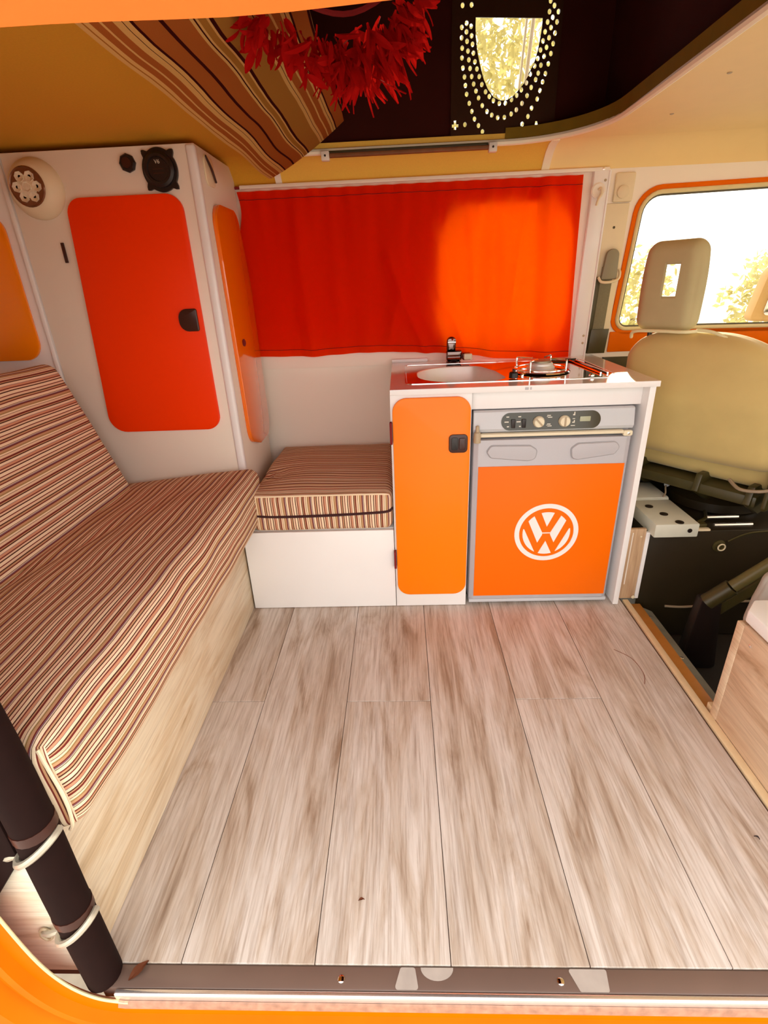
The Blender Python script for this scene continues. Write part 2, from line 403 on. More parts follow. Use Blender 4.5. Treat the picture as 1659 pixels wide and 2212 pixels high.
def screw(parent, c, axis, r=.004, m='chrome', name='screw'):
    return obj(name, B_lathe([(r, 0), (r, .0012), (r*.6, .002), (0, .002)], c, axis, 10), m, parent)

# ------------------------------------------------------------------ SETTING: floor
fl = struct('floor', B_box(-1.30, .722, .443, 1.985, -.035, -.0045), 'joint', 'grey oak laminate plank floor')
g = .0007
cols = [-.603, -.383, -.163, .057, .277, .497, .717]
joints = [1.013, None, 1.009, None, 1.012, None]
cols2 = [-.823, -1.043, -1.263]
for a, b, j in [(cols[i], cols[i+1], joints[i]) for i in range(6)]+[(cols2[0], cols[0], None), (cols2[1], cols2[0], None)]:
    spans = [(.4435, 1.98)] if j is None else [(.4435, j), (j, 1.98)]
    for s0, s1 in spans:
        obj('plank', B_box(a+g, b-g, s0+g, s1-g, -.0045, 0, .0006, 1), 'floor_wood', fl, origin=((a+b)/2, (s0+s1)/2, 0))
# step down to the cab
st = struct('trim_1', B_box(.7225, .741, .445, 1.45, -.03, .003, .002), 'strip_wood', 'pale wood edging strip along the right of the plank floor')
struct('trim_2', B_box(.742, .785, .955, 1.452, -.045, -.016, .003), 'copper_lip', 'orange painted metal lip beside the edging strip')
t3 = struct('trim_3', B_prism([(.786, -.028), (.83, -.05), (.835, -.17), (.786, -.17)], 'y', .93, 1.452), 'grey_lip', 'worn grey metal step edge into the cab')
for y in (1.40, 1.20, 1.02): screw(t3, (.80, y, -.034), (0, 0, 1), .006, 'alu')
struct('floor_cab', B_box(.74, 2.3, .44, 1.985, -.20, -.165), 'dark_mat', 'dark rubber floor of the cab well')

# walls
struct('wall_back', B_box(-1.30, .745, 1.965, 1.985, 0, .785), 'white2', 'white board wall below the curtain')
lean = lambda z: 1.952-(z-.72)/(1.31-.72)*.045
side_hole = rrect(.14, .578, .77, 1.215, .12)
cab_hole = rpoly([(.772, .824), (1.55, .812), (1.55, 1.235), (.792, 1.222)], [.03, .05, .06, .055])
up = B_prism([(-1.30, .72), (2.30, .72), (2.30, 1.31), (-1.30, 1.31)], 'y', 0, .02, holes=[side_hole, cab_hole])
struct('wall_side', shear(up, lean), 'white2', 'cream painted upper side wall with the window openings', smooth=False)
struct('door_1', B_box(.746, 2.3, 1.955, 1.98, -.165, .735, .004), 'dark_olive', 'dark trim of the far cab door')
struct('wall_rear', B_box(-1.32, -1.30, .42, 1.985, -.2, 1.9), 'white2', 'white rear end wall')
struct('wall_cab_front', B_prism([(.42, -.2), (2.0, -.2), (2.0, 1.4), (.42, 1.4)], 'x', 2.30, 2.32, holes=[rrect(.52, 1.88, .78, 1.30, .08)]), 'dark_olive', 'cab front below and around the windscreen')
struct('wall_near', B_box(-1.30, -.72, .425, .441, -.2, 1.36), 'white2', 'inside of the near side wall behind the bench')
struct('wall_cab_near', B_prism([(.90, -.2), (2.3, -.2), (2.3, 1.36), (.90, 1.36)], 'y', .42, .44, holes=[rrect(1.0, 1.9, .80, 1.25, .06)]), 'white2', 'near cab door wall')
# windows
w1 = struct('window_1', shear(B_prism(rrect(.130, .588, .760, 1.225, .12), 'y', .078, .082), lean), 'frosted', 'unseen side window behind the curtain, with added frosting')
obj('added_reveal', shear(B_prism(rrect(.120, .598, .750, 1.235, .125), 'y', .0205, .0775, holes=[side_hole]), lean), 'white2', w1)  # deep reveal added to blur the edge of the curtain's glow
w2 = struct('window_2', shear(B_prism(rpoly([(.766, .818), (1.556, .806), (1.556, 1.241), (.786, 1.228)], [.034, .055, .066, .06]), 'y', .008, .012), lean), 'glass', 'bright cab window right of the curtain')
def ring_off(pl, d):
    c = Vector((sum(p[0] for p in pl)/len(pl), sum(p[1] for p in pl)/len(pl))); out = []
    k = len(pl)
    for i in range(k):
        a, b, cc = Vector(pl[i-1]), Vector(pl[i]), Vector(pl[(i+1) % k])
        t = (cc-a).normalized(); nrm = Vector((t.y, -t.x))
        if nrm.dot(b-c) < 0: nrm = -nrm
        q = b+nrm*d; out.append((q.x, q.y))
    return out
obj('window_surround', shear(B_prism(ring_off(cab_hole, .026), 'y', -.006, .001, holes=[ring_off(cab_hole, .012)], bev=.0018), lean), 'paint', w2, label='orange painted surround')
obj('sill_band', shear(B_box(.752, 1.62, -.006, .001, .738, .808, .003), lean), 'paint', w2, label='orange painted band below the pane')
obj('rubber_seal', shear(B_tube([(p[0], -.007, p[1]) for p in ring_off(cab_hole, .006)], .0065, 8, closed=True), lean), 'gum', w2)
obj('inner_seal', shear(B_tube([(p[0], -.002, p[1]) for p in ring_off(cab_hole, -.002)], .0035, 6, closed=True), lean), 'rubber', w2)

# pillar right of the curtain, with the recess that holds the belt
p1 = struct('trim_4', shear(B_box(.618, .668, -.018, .001, .722, 1.297, .004), lean), 'white', 'white pillar strip between curtain and belt')
obj('edge_bead', shear(B_tube([(.667, -.018, .73+i*.028) for i in range(21)], .004, 6), lean), 'white', p1)
for z in (.775, .80, 1.265): screw(p1, (.655, lean(z)-.018, z), (0, -1, 0), .004, 'beige')
struct('trim_5', shear(B_box(.690, .752, -.012, .001, 1.205, 1.285, .006), lean), 'cream', 'cream pressed plate above the belt')
obj('disc', shear(B_lathe([(.018, 0), (.018, .006), (.012, .009), (0, .009)], (.716, -.012, 1.232), (0, -1, 0), 16), lean), 'cream', bpy.data.objects['trim_5'])
p6 = struct('trim_6', shear(B_box(.672, .748, -.006, .001, .735, 1.203, .003), lean), 'cream', 'cream pillar panel behind the belt')
screw(p6, (.708, lean(1.135)-.006, 1.135), (0, -1, 0), .004, 'dark_olive')

# ceiling
cz = 1.36
struct('ceiling', B_prism([(-1.30, .42), (-.37, .42), (-.37, 1.80), (-1.30, 1.80)], 'z', cz, cz+.02), 'headliner_shaded', 'cream headliner above the wardrobe, shade painted in brown')
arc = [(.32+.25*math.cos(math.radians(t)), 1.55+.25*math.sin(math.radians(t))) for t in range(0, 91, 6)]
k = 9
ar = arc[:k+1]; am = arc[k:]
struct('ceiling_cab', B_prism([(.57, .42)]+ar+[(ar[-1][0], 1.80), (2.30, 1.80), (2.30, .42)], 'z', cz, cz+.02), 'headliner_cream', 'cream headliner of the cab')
struct('ceiling_edge', B_prism([(am[0][0], 1.80)]+am[:-1]+[(.32, 1.799), (-.37, 1.799), (-.37, 1.81), (am[0][0], 1.81)], 'z', cz, cz+.02), 'headliner_half_shaded', 'cream edge of the roof opening, shade painted in mustard')
cv = [(1.80, cz), (1.83, 1.357), (1.862, 1.343), (1.888, 1.32), (1.907, 1.297)]
def cove(name, x0, x1, m, lab):
    bm = B_prism([(y, z) for y, z in cv]+[(y+.012, z+.012) for y, z in cv[::-1]], 'x', x0, x1)
    struct(name, bm, m, lab)
xr = am[0][0]
cove('ceiling_cove_left', -1.30, -.37, 'headliner_shaded', 'cream cove left of the trim strip, shade painted in brown')
cove('ceiling_cove', -.37, xr, 'headliner_half_shaded', 'cream cove between the curtain and roof opening, shade painted in mustard')
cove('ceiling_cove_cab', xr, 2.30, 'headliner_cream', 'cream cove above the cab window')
def cvstrip(x, w):
    return B_prism([(y-.002, z-.004) for y, z in cv]+[(y, z+.002) for y, z in cv[::-1]], 'x', x-w, x+w)
struct('trim_7', cvstrip(-.372, .010), 'white2', 'short white joint strip left end of cove')
struct('trim_8', cvstrip(xr, .012), 'bead', 'short cream joint strip right end of cove')
lip = [(-.36, 1.797, cz-.002)]+[(x, 1.797, cz-.002) for x in (-.2, 0, .15)]+[(x, y-.003, cz-.002) for x, y in arc[::-1]]+[(.57, y, cz-.003) for y in (1.4, 1.2, 1.0, .8, .6, .45)]
struct('trim_9', B_tube(lip, .0085, 8), 'bead', 'cream bead curving along the edge of the roof opening')
for x, y in ((.68, 1.32), (.72, 1.20), (.70, 1.60), (.95, 1.45), (.80, 1.05)): screw(bpy.data.objects['ceiling_cab'], (x, y, cz), (0, 0, -1), .005, 'beige')
# vertical lip, then the dark lining of the raised roof
def wallstrip(path, z0, z1, th):
    bm = new_bm()
    for (a, b) in zip(path, path[1:]):
        v = [bm.verts.new(p) for p in ((a[0], a[1], z0), (b[0], b[1], z0), (b[0], b[1], z1), (a[0], a[1], z1))]; bm.faces.new(v)
    bmesh.ops.remove_doubles(bm, verts=bm.verts[:], dist=1e-5)
    bmesh.ops.recalc_face_normals(bm, faces=bm.faces[:])
    bmesh.ops.solidify(bm, geom=bm.faces[:], thickness=th)
    return bm
pth = [(x, y+.002) for x, y in arc[::-1]]+[(.572, 1.3), (.572, 1.0), (.572, .45)]
struct('trim_10', wallstrip(pth, cz, 1.392, .008), 'olive_edge', 'inner upstand of the roof opening')
pan = rrect(.167, .453, 1.385, 1.70, .006)
pw = B_prism([(-.42, 1.362), (.66, 1.362), (.66, 1.86), (-.42, 1.86)], 'y', 1.812, 1.825, holes=[pan])
struct('wall_roof_back', pw, 'dark_lining', 'dark lining of the raised roof, window side', smooth=False)
struct('wall_roof_right', wallstrip([(.60, 1.82), (.60, .44)], 1.38, 1.86, .01), 'dark_lining', 'dark lining of the raised roof, cab side')
struct('wall_roof_left', wallstrip([(-.40, .44), (-.40, 1.82)], 1.38, 1.86, .01), 'dark_lining', 'dark lining of the raised roof, rear side')
struct('wall_roof_near', B_box(-.42, .62, .43, .44, 1.36, 1.86), 'dark_lining', 'dark lining of the raised roof, near side')
struct('ceiling_roof', B_box(-.42, .62, .43, 1.83, 1.86, 1.88), 'dark_lining', 'dark top of the raised roof')
# outer roof skin
struct('roof', B_prism([(-1.32, .445), (-.44, .445), (-.44, 2.0), (-1.32, 2.0)], 'z', 1.40, 1.43), 'paint', 'orange roof over the rear')
struct('roof_cab', B_prism([(.66, .445), (2.34, .445), (2.34, 2.0), (.66, 2.0)], 'z', 1.40, 1.43), 'paint', 'orange roof over the cab')
DOTS = [(0.189, 1.622), (0.202, 1.630), (0.214, 1.623), (0.202, 1.612), (0.216, 1.603), (0.189, 1.600), (0.204, 1.592), (0.219, 1.585), (0.191, 1.578), (0.207, 1.571), (0.222, 1.566), (0.191, 1.557), (0.210, 1.552), (0.227, 1.547), (0.194, 1.535), (0.214, 1.533), (0.233, 1.531), (0.199, 1.515), (0.219, 1.515), (0.240, 1.514), (0.202, 1.496), (0.225, 1.498), (0.248, 1.496), (0.206, 1.476), (0.232, 1.482), (0.259, 1.479), (0.214, 1.455), (0.240, 1.466), (0.270, 1.468), (0.222, 1.436), (0.251, 1.448), (0.282, 1.458), (0.230, 1.418), (0.265, 1.434), (0.299, 1.451), (0.242, 1.402), (0.279, 1.425), (0.316, 1.451), (0.254, 1.387), (0.296, 1.418), (0.333, 1.458), (0.315, 1.418), (0.347, 1.467), (0.334, 1.425), (0.359, 1.479), (0.348, 1.434), (0.372, 1.494), (0.363, 1.448), (0.381, 1.513), (0.376, 1.465), (0.392, 1.530), (0.386, 1.483), (0.399, 1.546), (0.397, 1.500), (0.405, 1.564), (0.403, 1.514), (0.409, 1.531), (0.416, 1.550), (0.410, 1.583), (0.421, 1.569), (0.414, 1.602), (0.426, 1.589), (0.419, 1.622), (0.429, 1.610), (0.422, 1.643), (0.432, 1.631), (0.423, 1.665), (0.434, 1.655), (0.446, 1.642), (0.444, 1.621), (0.441, 1.598), (0.438, 1.576), (0.434, 1.555), (0.429, 1.533), (0.423, 1.512), (0.417, 1.494), (0.411, 1.475), (0.405, 1.456), (0.391, 1.436), (0.382, 1.417), (0.367, 1.400), (0.354, 1.386), (0.203, 1.406), (0.190, 1.667), (0.214, 1.667)]
UP = [(0.226, 1.641), (0.226, 1.621), (0.228, 1.595), (0.234, 1.564), (0.242, 1.537), (0.252, 1.509), (0.265, 1.485), (0.282, 1.466), (0.297, 1.459), (0.308, 1.457), (0.321, 1.458), (0.335, 1.464), (0.350, 1.477), (0.365, 1.493), (0.380, 1.516), (0.390, 1.537), (0.398, 1.564), (0.402, 1.589), (0.405, 1.613), (0.405, 1.631)]
# ------------------------------------------------------------------ perforated roof window
def frit():
    t = thing('perforated_roof_window', 'dark roof window panel with a pale U shaped opening ringed by punched dots', 'window panel', (.31, 1.80, 1.38))
    plus = [(.1745-.0095+x*.019, 1.3950+z*.022) for x, z in ((.33, 0), (.67, 0), (.67, .25), (1, .25), (1, .58), (.67, .58), (.67, 1), (.33, 1), (.33, .58), (0, .58), (0, .25), (.33, .25)) ]
    flag = [(.393, 1.391), (.412, 1.391), (.420, 1.394), (.444, 1.394), (.445, 1.3975), (.440, 1.396), (.420, 1.397), (.412, 1.396), (.409, 1.405), (.404, 1.405), (.403, 1.396), (.393, 1.393)]
    holes = [UP]+[circ(x, z, .0050, 10, .0062) for x, z in DOTS]+[plus, flag]
    obj('panel', B_prism(rrect(.162, .458, 1.3775, 1.704, .006), 'y', 1.800, 1.803, holes=holes), 'brown_lens', t, smooth=False)
    obj('glass_pane', B_box(.168, .452, 1.815, 1.818, 1.386, 1.699), 'glass', t)
    # pale window bars beyond the right of the opening, leaning as in a frame
    for x0, x1, w in ((.372, .392, .004), (.388, .412, .006)):
        obj('frame_bar', B_tube([(x0, 1.93, 1.44), (x1, 1.93, 1.72)], w, 8), 'bead', t)
M['brown_lens'] = mat('dark_brown_tinted_panel', (.045, .018, .008), .25, vary=.3, scale=10)
frit()
o = thing('opening_trim_slat', 'thin brown wooden slat screwed under the far edge of the roof opening', 'slat', (.05, 1.79, 1.345))
obj('slat', B_box(-.20, .275, 1.780, 1.796, 1.341, 1.351, .002), 'slat_brown', o)
obj('metal_strip', B_box(-.21, .27, 1.786, 1.797, 1.3515, 1.358, .001), 'dark_olive', o)
for x in (-.205, .283):
    b = obj('bracket', B_box(x-.012, x+.012, 1.776, 1.796, 1.333, 1.357, .003), 'white2', o, label='white end bracket')
    screw(b, (x, 1.776, 1.345), (0, -1, 0), .003, 'dark_steel')

# ------------------------------------------------------------------ wardrobe
def wardrobe():
    t = thing('wardrobe', 'tall white wardrobe with an orange front door, painted redder for shade, in the far corner', 'wardrobe', (-.77, 1.76, 0))
    obj('carcass', B_box(-1.03, -.516, 1.562, 1.898, .0, 1.346, .002), 'white2', t)
    obj('corner_post', B_box(-.539, -.513, 1.556, 1.58, .0, 1.345, .008, 3), 'white', t)
    d = obj('door', B_prism(rpoly([(-.880, 1.237), (-.568, 1.237), (-.568, .601), (-.921, .601)], [.042, .042, .042, .05], 8), 'y', 1.548, 1.5615, .002), 'orange_shaded', t, label='orange front door with shade painted in as red')
    h = obj('handle', B_prism(rpoly([(-.578, .954), (-.578, .893), (-.634, .893), (-.634, .954)], [.006, .006, .026, .026]), 'y', 1.541, 1.548, .003), 'brown_black', d, label='dark rounded flush handle')
    h2 = obj('hinge', B_box(-.928, -.920, 1.556, 1.5615, 1.085, 1.135, .001), 'brown_black', d)
    s = obj('side_door', B_prism(rpoly([(1.618, 1.222), (1.835, 1.222), (1.888, 1.02), (1.893, .50), (1.745, .496), (1.640, .53)], [.055, .05, .03, .05, .02, .06], 8), 'x', -.516, -.503, .002), 'orange_side', t, label='narrow amber door on the cab-facing side')
    obj('knob', B_lathe([(.010, 0), (.012, .004), (.007, .007), (0, .007)], (-.503, 1.70, .842), (1, 0, 0), 14), 'thread', s)
    obj('catch_plate', B_prism(rrect(1.615, 1.690, 1.262, 1.335, .02), 'x', -.516, -.511, .002), 'cream', t)
    obj('latch', B_tube(smoothpath([(-.510, 1.625, 1.330), (-.506, 1.65, 1.305), (-.506, 1.675, 1.275)], 5), [.003]*11, 6), 'brown_black', t)
wardrobe()
def side_cupboard():
    t = thing('tall_cupboard', 'tall white cupboard behind the bench at the left edge of the photo', 'cupboard', (-1.16, 1.76, 0))
    obj('carcass', B_box(-1.295, -1.032, 1.566, 1.898, 0, 1.346, .002), 'white', t)
    d = obj('door', B_prism(rrect(-1.285, -1.072, .828, 1.215, .05, 8), 'y', 1.552, 1.5655, .004), 'orange_mirror', t, label='glossy orange door')
    obj('edge_strip', B_box(-1.045, -1.0335, 1.556, 1.566, 0, 1.345, .003), 'white', t)
side_cupboard()
# lamp, socket, switch on the wardrobe
def lamp():
    t = thing('round_reading_lamp', 'round cream reading lamp with faceted lens on the wardrobe front', 'lamp', (-.952, 1.5615, 1.262))
    c = Vector((-.952, 1.5615, 1.262))
    obj('housing', B_lathe([(.072, 0), (.072, .006), (.068, .016), (.056, .034), (.045, .041), (.043, .041), (.042, .034), (0, .033)], c, (0, -1, 0), 40), 'cream', t)
    obj('rim', B_lathe([(.044, .040), (.0465, .043), (.044, .046), (.042, .044)], c, (0, -1, 0), 32), 'lens_dark', t)
    ln = obj('lens', B_lathe([(.042, .036), (.036, .042), (.020, .045), (0, .046)], c, (0, -1, 0), 24), 'lens', t)
    for i in range(7):
        a = i*PI/3; r = 0 if i == 6 else .026
        p = c+Vector((r*math.cos(a), -.043, r*math.sin(a)))
        obj('facet', B_lathe([(.013, 0), (.012, .004), (.004, .001), (0, .001)], p, (0, -1, 0), 7), 'lens', ln, smooth=False)
    screw(t, (-.925, 1.5448, 1.207), (.3, -1, 0), .003, 'beige')
lamp()
def socket():
    t = thing('round_power_socket', 'black round power socket with four corner lugs above the wardrobe door', 'socket', (-.606, 1.5615, 1.29))
    cx, cz_ = -.612, 1.290; pts = []
    for i in range(64):
        a = 2*PI*i/64; d = abs(((math.degrees(a)-45) % 90+45) % 90-45)
        r = .0495; dd = min(abs(math.degrees(a) % 90-45), 45)
        if dd < 10: r = .0495+.013*(1-dd/10)**.6
        pts.append((cx+r*.93*math.cos(a), cz_+r*math.sin(a)))
    obj('bezel', B_prism(pts, 'y', 1.553, 1.5615, .001, 1), 'black', t)
    c = Vector((cx, 1.553, cz_))
    obj('cover', B_lathe([(.040, 0), (.040, .008), (.034, .013), (.028, .013), (.026, .009), (0, .009)], c, (0, -1, 0), 32), 'black', t)
    for z in (1.281, 1.290): obj('slot', B_box(cx-.014, cx+.014, 1.5425, 1.5445, z-.0008, z+.0008), 'brown_black', t)
    fc = bpy.data.curves.new('print', 'FONT'); fc.body = 'V6'; fc.size = .013; fc.align_x = 'CENTER'; fc.extrude = .0002
    fo = bpy.data.objects.new('print', fc); S.collection.objects.link(fo)
    me = bpy.data.meshes.new_from_object(fo); S.collection.objects.unlink(fo); bpy.data.objects.remove(fo)
    me.transform(Matrix.Translation((cx, 1.5435, 1.302)) @ Matrix.Rotation(PI/2, 4, 'X'))
    bm = bmesh.new(); bm.from_mesh(me); obj('lettering', bm, 'print', t, label='tiny white lettering')
    s = thing('round_switch', 'small black round switch left of the power socket', 'switch', (-.695, 1.5615, 1.309))
    obj('body', B_lathe([(.0215, 0), (.0215, .006), (.018, .010), (0, .010)], (-.695, 1.5615, 1.309), (0, -1, 0), 8), 'black', s, smooth=False)
    obj('button', B_lathe([(.013, .010), (.012, .013), (0, .0135)], (-.695, 1.5615, 1.309), (0, -1, 0), 20), 'brown_black', s)
socket()

# ------------------------------------------------------------------ bench and cushions
def bench():
    t = thing('bench_base', 'pale oak bench base along the left side of the floor', 'bench', (-.85, 1.0, 0))
    obj('front_panel', B_box(-.540, -.522, .447, 1.5545, .001, .292, .001), 'bench_wood', t, origin=(-.53, 1.0, .1))
    obj('end_panel', B_prism([(-.715, .001), (-.5295, .001), (-.5295, .292), (-.565, .285), (-.70, .10)], 'y', .4325, .4465, .001), 'end_wood', t, origin=(-.8, .44, .1))
    obj('slatted_top', B_box(-1.28, -.541, .474, 1.5545, .272, .291), 'bench_wood', t)
bench()
def seat_cushion():
    h = (.243, .546, .091)
    def uv(f, P):
        x, y, z = P
        if f == 'x+': return (h[0]+(h[2]-z), y)
        if f == 'x-': return (-h[0]-(h[2]-z), y)
        return (x, y+z if f[0] == 'y' else y)
    bm = B_cushion(h, .034, uv, crown=.012, bulge=.010, n=34, wr=.006, seed=3)
    for v in bm.verts:      # a long shallow crease across the seat
        if v.co.z > .03:
            u = (v.co.y*.45-v.co.x-.10)
            v.co.z -= .007*math.exp(-(u/.022)**2)*max(0, 1-abs(v.co.y)/.45)
            u = (v.co.y*.55-v.co.x+.06)
            v.co.z -= .004*math.exp(-(u/.02)**2)*max(0, 1-abs(v.co.y+.1)/.4)
    for v in bm.verts: v.co.z += (v.co.x-.243)*.10*(.5+.5*v.co.z/.091)
    xform(bm, Matrix.Translation((-.707, 1.002, .388)))
    o = obj('seat_cushion', bm, 'stripe'); tag(o, 'long striped seat cushion lying flat on the oak bench', 'cushion')
    obj('corner_seam', B_tube(smoothpath([(-.486, .464, .462), (-.476, .458, .43), (-.470, .457, .38), (-.475, .458, .33), (-.488, .463, .306)], 4), .0026, 6), 'stripe', o)
seat_cushion()
def back_cushion():
    h = (.062, .52, .215)
    def uv(f, P):
        x, y, z = P
        if f == 'z+': return (h[2]+(h[0]-x), y)
        return (z, y+(x if f[0] == 'y' else 0))
    bm = B_cushion(h, .030, uv, bulge=.012, n=30, wr=.004, seed=9)
    xform(bm, Matrix.Translation((-.975, .958, .612)) @ Matrix.Rotation(math.radians(-19), 4, 'Y'))
    o = obj('backrest_cushion', bm, 'stripe'); tag(o, 'striped backrest cushion leaning at the left of the bench', 'cushion')
back_cushion()
def seat_box():
    t = thing('seat_box', 'low white seat box between the bench and the kitchen cabinet', 'seat box', (-.275, 1.70, 0))
    obj('front_panel', B_box(-.517, -.0345, 1.437, 1.452, .002, .288, .0015), 'white', t)
    obj('lid', B_box(-.5115, -.0345, 1.453, 1.962, .270, .289, .001), 'white', t)
    obj('side_panel', B_box(-.050, -.0345, 1.453, 1.962, .002, .269), 'white', t)
seat_box()
def box_cushion():
    h = (.222, .262, .064)
    def uv(f, P):
        x, y, z = P
        if f[0] == 'z': return (y, x)
        if f[0] == 'y': return (x, z)
        return (y, z)
    bm = B_cushion(h, .022, uv, crown=.012, bulge=.006, n=30, wr=.005, seed=21)
    for v in bm.verts:      # pinched corner next to the bench cushion
        d = math.hypot(v.co.x+.20, v.co.y+.085)
        if v.co.z > 0: v.co.z -= .022*math.exp(-(d/.05)**2)*(.6+.4*math.cos(d*110))
    xform(bm, Matrix.Translation((-.258, 1.690, .357)))
    o = obj('box_cushion', bm, 'stripe'); tag(o, 'square striped cushion on top of the white seat box', 'cushion')
    obj('zip', B_tube(smoothpath([(-.478, 1.455, .358), (-.465, 1.432, .352), (-.40, 1.4245, .349), (-.26, 1.4225, .350), (-.12, 1.424, .354), (-.052, 1.428, .357), (-.037, 1.445, .362)], 5), .0045, 6), 'zip', o)
    obj('edge_piping', B_tube(smoothpath([(-.474, 1.44, .408), (-.44, 1.432, .414), (-.26, 1.430, .415), (-.08, 1.432, .414), (-.046, 1.440, .408)], 5), .003, 6), 'stripe', o)
box_cushion()

# ------------------------------------------------------------------ kitchen
def kitchen():
    t = thing('kitchen_cabinet', 'white kitchen cabinet with a tall orange door beside the fridge', 'cabinet', (.33, 1.69, 0))
    obj('front_frame', B_prism([(-.0325, .002), (.1985, .002), (.1985, .7145), (-.0325, .7145)], 'y', 1.437, 1.452, .001), 'white', t)
    obj('left_side', B_box(-.0325, -.018, 1.4525, 1.955, .002, .7145), 'white', t)
    obj('divider', B_box(.186, .1985, 1.4525, 1.955, .002, .640), 'white', t)
    obj('right_side', B_box(.681, .698, 1.424, 1.955, .002, .7145, .001), 'white', t)
    obj('fascia', B_box(.199, .6805, 1.462, 1.476, .657, .7145, .001), 'white', t)
    d = obj('door', B_prism(rrect(-.0265, .1955, .053, .7025, .040, 8), 'y', 1.425, 1.4365, .002), 'orange', t, label='tall orange door with rounded corners')
    h = obj('handle', B_prism(rrect(.134, .188, .541, .596, .012), 'y', 1.419, 1.425, .003), 'brown_black', d, label='dark square flush latch')
    obj('finger_recess', B_prism(rrect(.141, .160, .550, .588, .005), 'y', 1.4165, 1.419, .001), 'black', h)
    obj('slider', B_prism(rrect(.163, .181, .552, .586, .004), 'y', 1.4145, 1.419, .002), 'brown_black', h)
    for z0, z1 in ((.571, .636), (.156, .218)):
        obj('hinge', B_box(-.0355, -.0285, 1.419, 1.4365, z0, z1, .002), 'thread', d, label='dark red hinge')
    obj('plinth_edge', B_box(.1985, .681, 1.50, 1.512, .002, .018), 'dark_steel', t)
    w = thing('worktop', 'white gloss worktop over the kitchen cabinet and fridge', 'worktop', (.33, 1.68, .715))
    sink_hole = rrect(.040, .318, 1.492, 1.785, .06)
    obj('slab', B_prism([(-.031, 1.413), (.7005, 1.413), (.7005, 1.958), (-.031, 1.958)], 'z', .715, .7302, 0, holes=[sink_hole]), 'worktop_white', w, smooth=False)
    obj('front_edging', B_box(-.0315, .701, 1.4105, 1.413, .7148, .7302, .0008), 'white', w)
    obj('upstand', B_box(-.0305, .10, 1.925, 1.958, .7304, .742, .001), 'white', w)
    for i, (x, w_) in enumerate(((.338, .010), (.352, .004))): obj('worn_print', B_box(x, x+w_, 1.4098, 1.4104, .7185, .7255), 'fridge_grey', w)
M['worktop_white'] = mat('white_gloss_worktop', (.82, .78, .74), .10, coat=.6, vary=.02, scale=6)
kitchen()
def sink_hob():
    t = thing('sink_and_hob', 'polished steel sink and single burner hob set into the worktop', 'sink', (.33, 1.66, .7305))
    bas = rpoly([(.050, 1.488), (.268, 1.488), (.312, 1.530), (.300, 1.66), (.262, 1.782), (.052, 1.782)], [.125, .05, .05, .08, .05, .125], 8)
    obj('plate', B_prism(rrect(.014, .628, 1.480, 1.848, .022), 'z', .7303, .7312, 0, holes=[bas]), 'steel', t, smooth=False)
    obj('raised_rim', B_tube([(x, y, .7314) for x, y in rrect(.017, .625, 1.483, 1.845, .02)], .0010, 6, closed=True), 'steel', t)
    c = Vector((sum(p[0] for p in bas)/len(bas), sum(p[1] for p in bas)/len(bas)))
    bm = new_bm(); rings = []
    for sc, z in ((1.0, .7314), (.985, .7295), (.965, .718), (.93, .690), (.87, .670), (.70, .662), (.2, .660)):
        rings.append([bm.verts.new((c.x+(p[0]-c.x)*sc, c.y+(p[1]-c.y)*sc, z)) for p in bas])
    for A, Bq in zip(rings, rings[1:]):
        for i in range(len(A)): bm.faces.new((A[i], A[(i+1) % len(A)], Bq[(i+1) % len(A)], Bq[i]))
    bm.faces.new(rings[-1]); bmesh.ops.recalc_face_normals(bm, faces=bm.faces[:])
    b = obj('basin', bm, 'brushed', t)
    obj('drain', B_lathe([(.022, 0), (.020, .003), (.012, .002), (0, .001)], (c.x, c.y, .660), (0, 0, 1), 20), 'chrome', b)
    # burner
    bc = Vector((.432, 1.625, .7336))
    obj('drip_ring', B_lathe([(.088, 0), (.084, .0035), (.070, .001), (0, .0005)], bc, (0, 0, 1), 40), 'steel', t)
    br = obj('burner', B_lathe([(.040, 0), (.042, .010), (.036, .016), (.036, .020), (.033, .024), (.012, .026), (0, .026)], bc+Vector((0, 0, .001)), (0, 0, 1), 36), 'brushed', t)
    obj('burner_cap', B_lathe([(.030, .0255), (.030, .030), (.026, .032), (0, .032)], bc, (0, 0, 1), 30), 'dark_cap', br)
    ps = obj('pan_support', B_tube([(bc.x+.078*math.cos(a), bc.y+.078*math.sin(a), .742) for a in [i*PI/16 for i in range(32)]], .0028, 6, closed=True), 'chrome', t)
    for i in range(4):
        a = PI/4+i*PI/2+.15; ca, sa = math.cos(a), math.sin(a)
        P = [(bc.x+r*ca, bc.y+r*sa, z) for r, z in ((.078, .737), (.079, .764), (.074, .770), (.028, .770))]
        obj('prong', B_tube(smoothpath(P, 4), .0028, 6), 'chrome', ps)
    kn = obj('gas_knob', B_lathe([(.013, 0), (.0125, .014), (.010, .017), (0, .017)], (.327, 1.515, .7336), (0, 0, 1), 18), 'black', t)
    obj('grip', B_box(.325, .329, 1.503, 1.527, .7506, .758, .001), 'black', kn)
    obj('igniter', B_lathe([(.005, 0), (.005, .008), (.003, .012), (0, .012)], (.350, 1.508, .7336), (0, 0, 1), 12), 'chrome', t)
    for x in (.586, .606):
        obj('drainer_groove', B_tube([(x-.012, 1.80, .7342), (x, 1.54, .7342)], .003, 6), 'steel', t)
    for y in (1.815,):
        obj('hinge_bar', B_tube([(.46, y, .7355), (.60, y, .7355)], .004, 8), 'dark_steel', t)
    obj('clamp', B_lathe([(.008, 0), (.008, .004), (.004, .007), (0, .007)], (.545, 1.497, .7338), (0, 0, 1), 14), 'chrome', t)
M['dark_cap'] = mat('grey_burner_cap', (.34, .29, .20), .4, .5)
sink_hob()
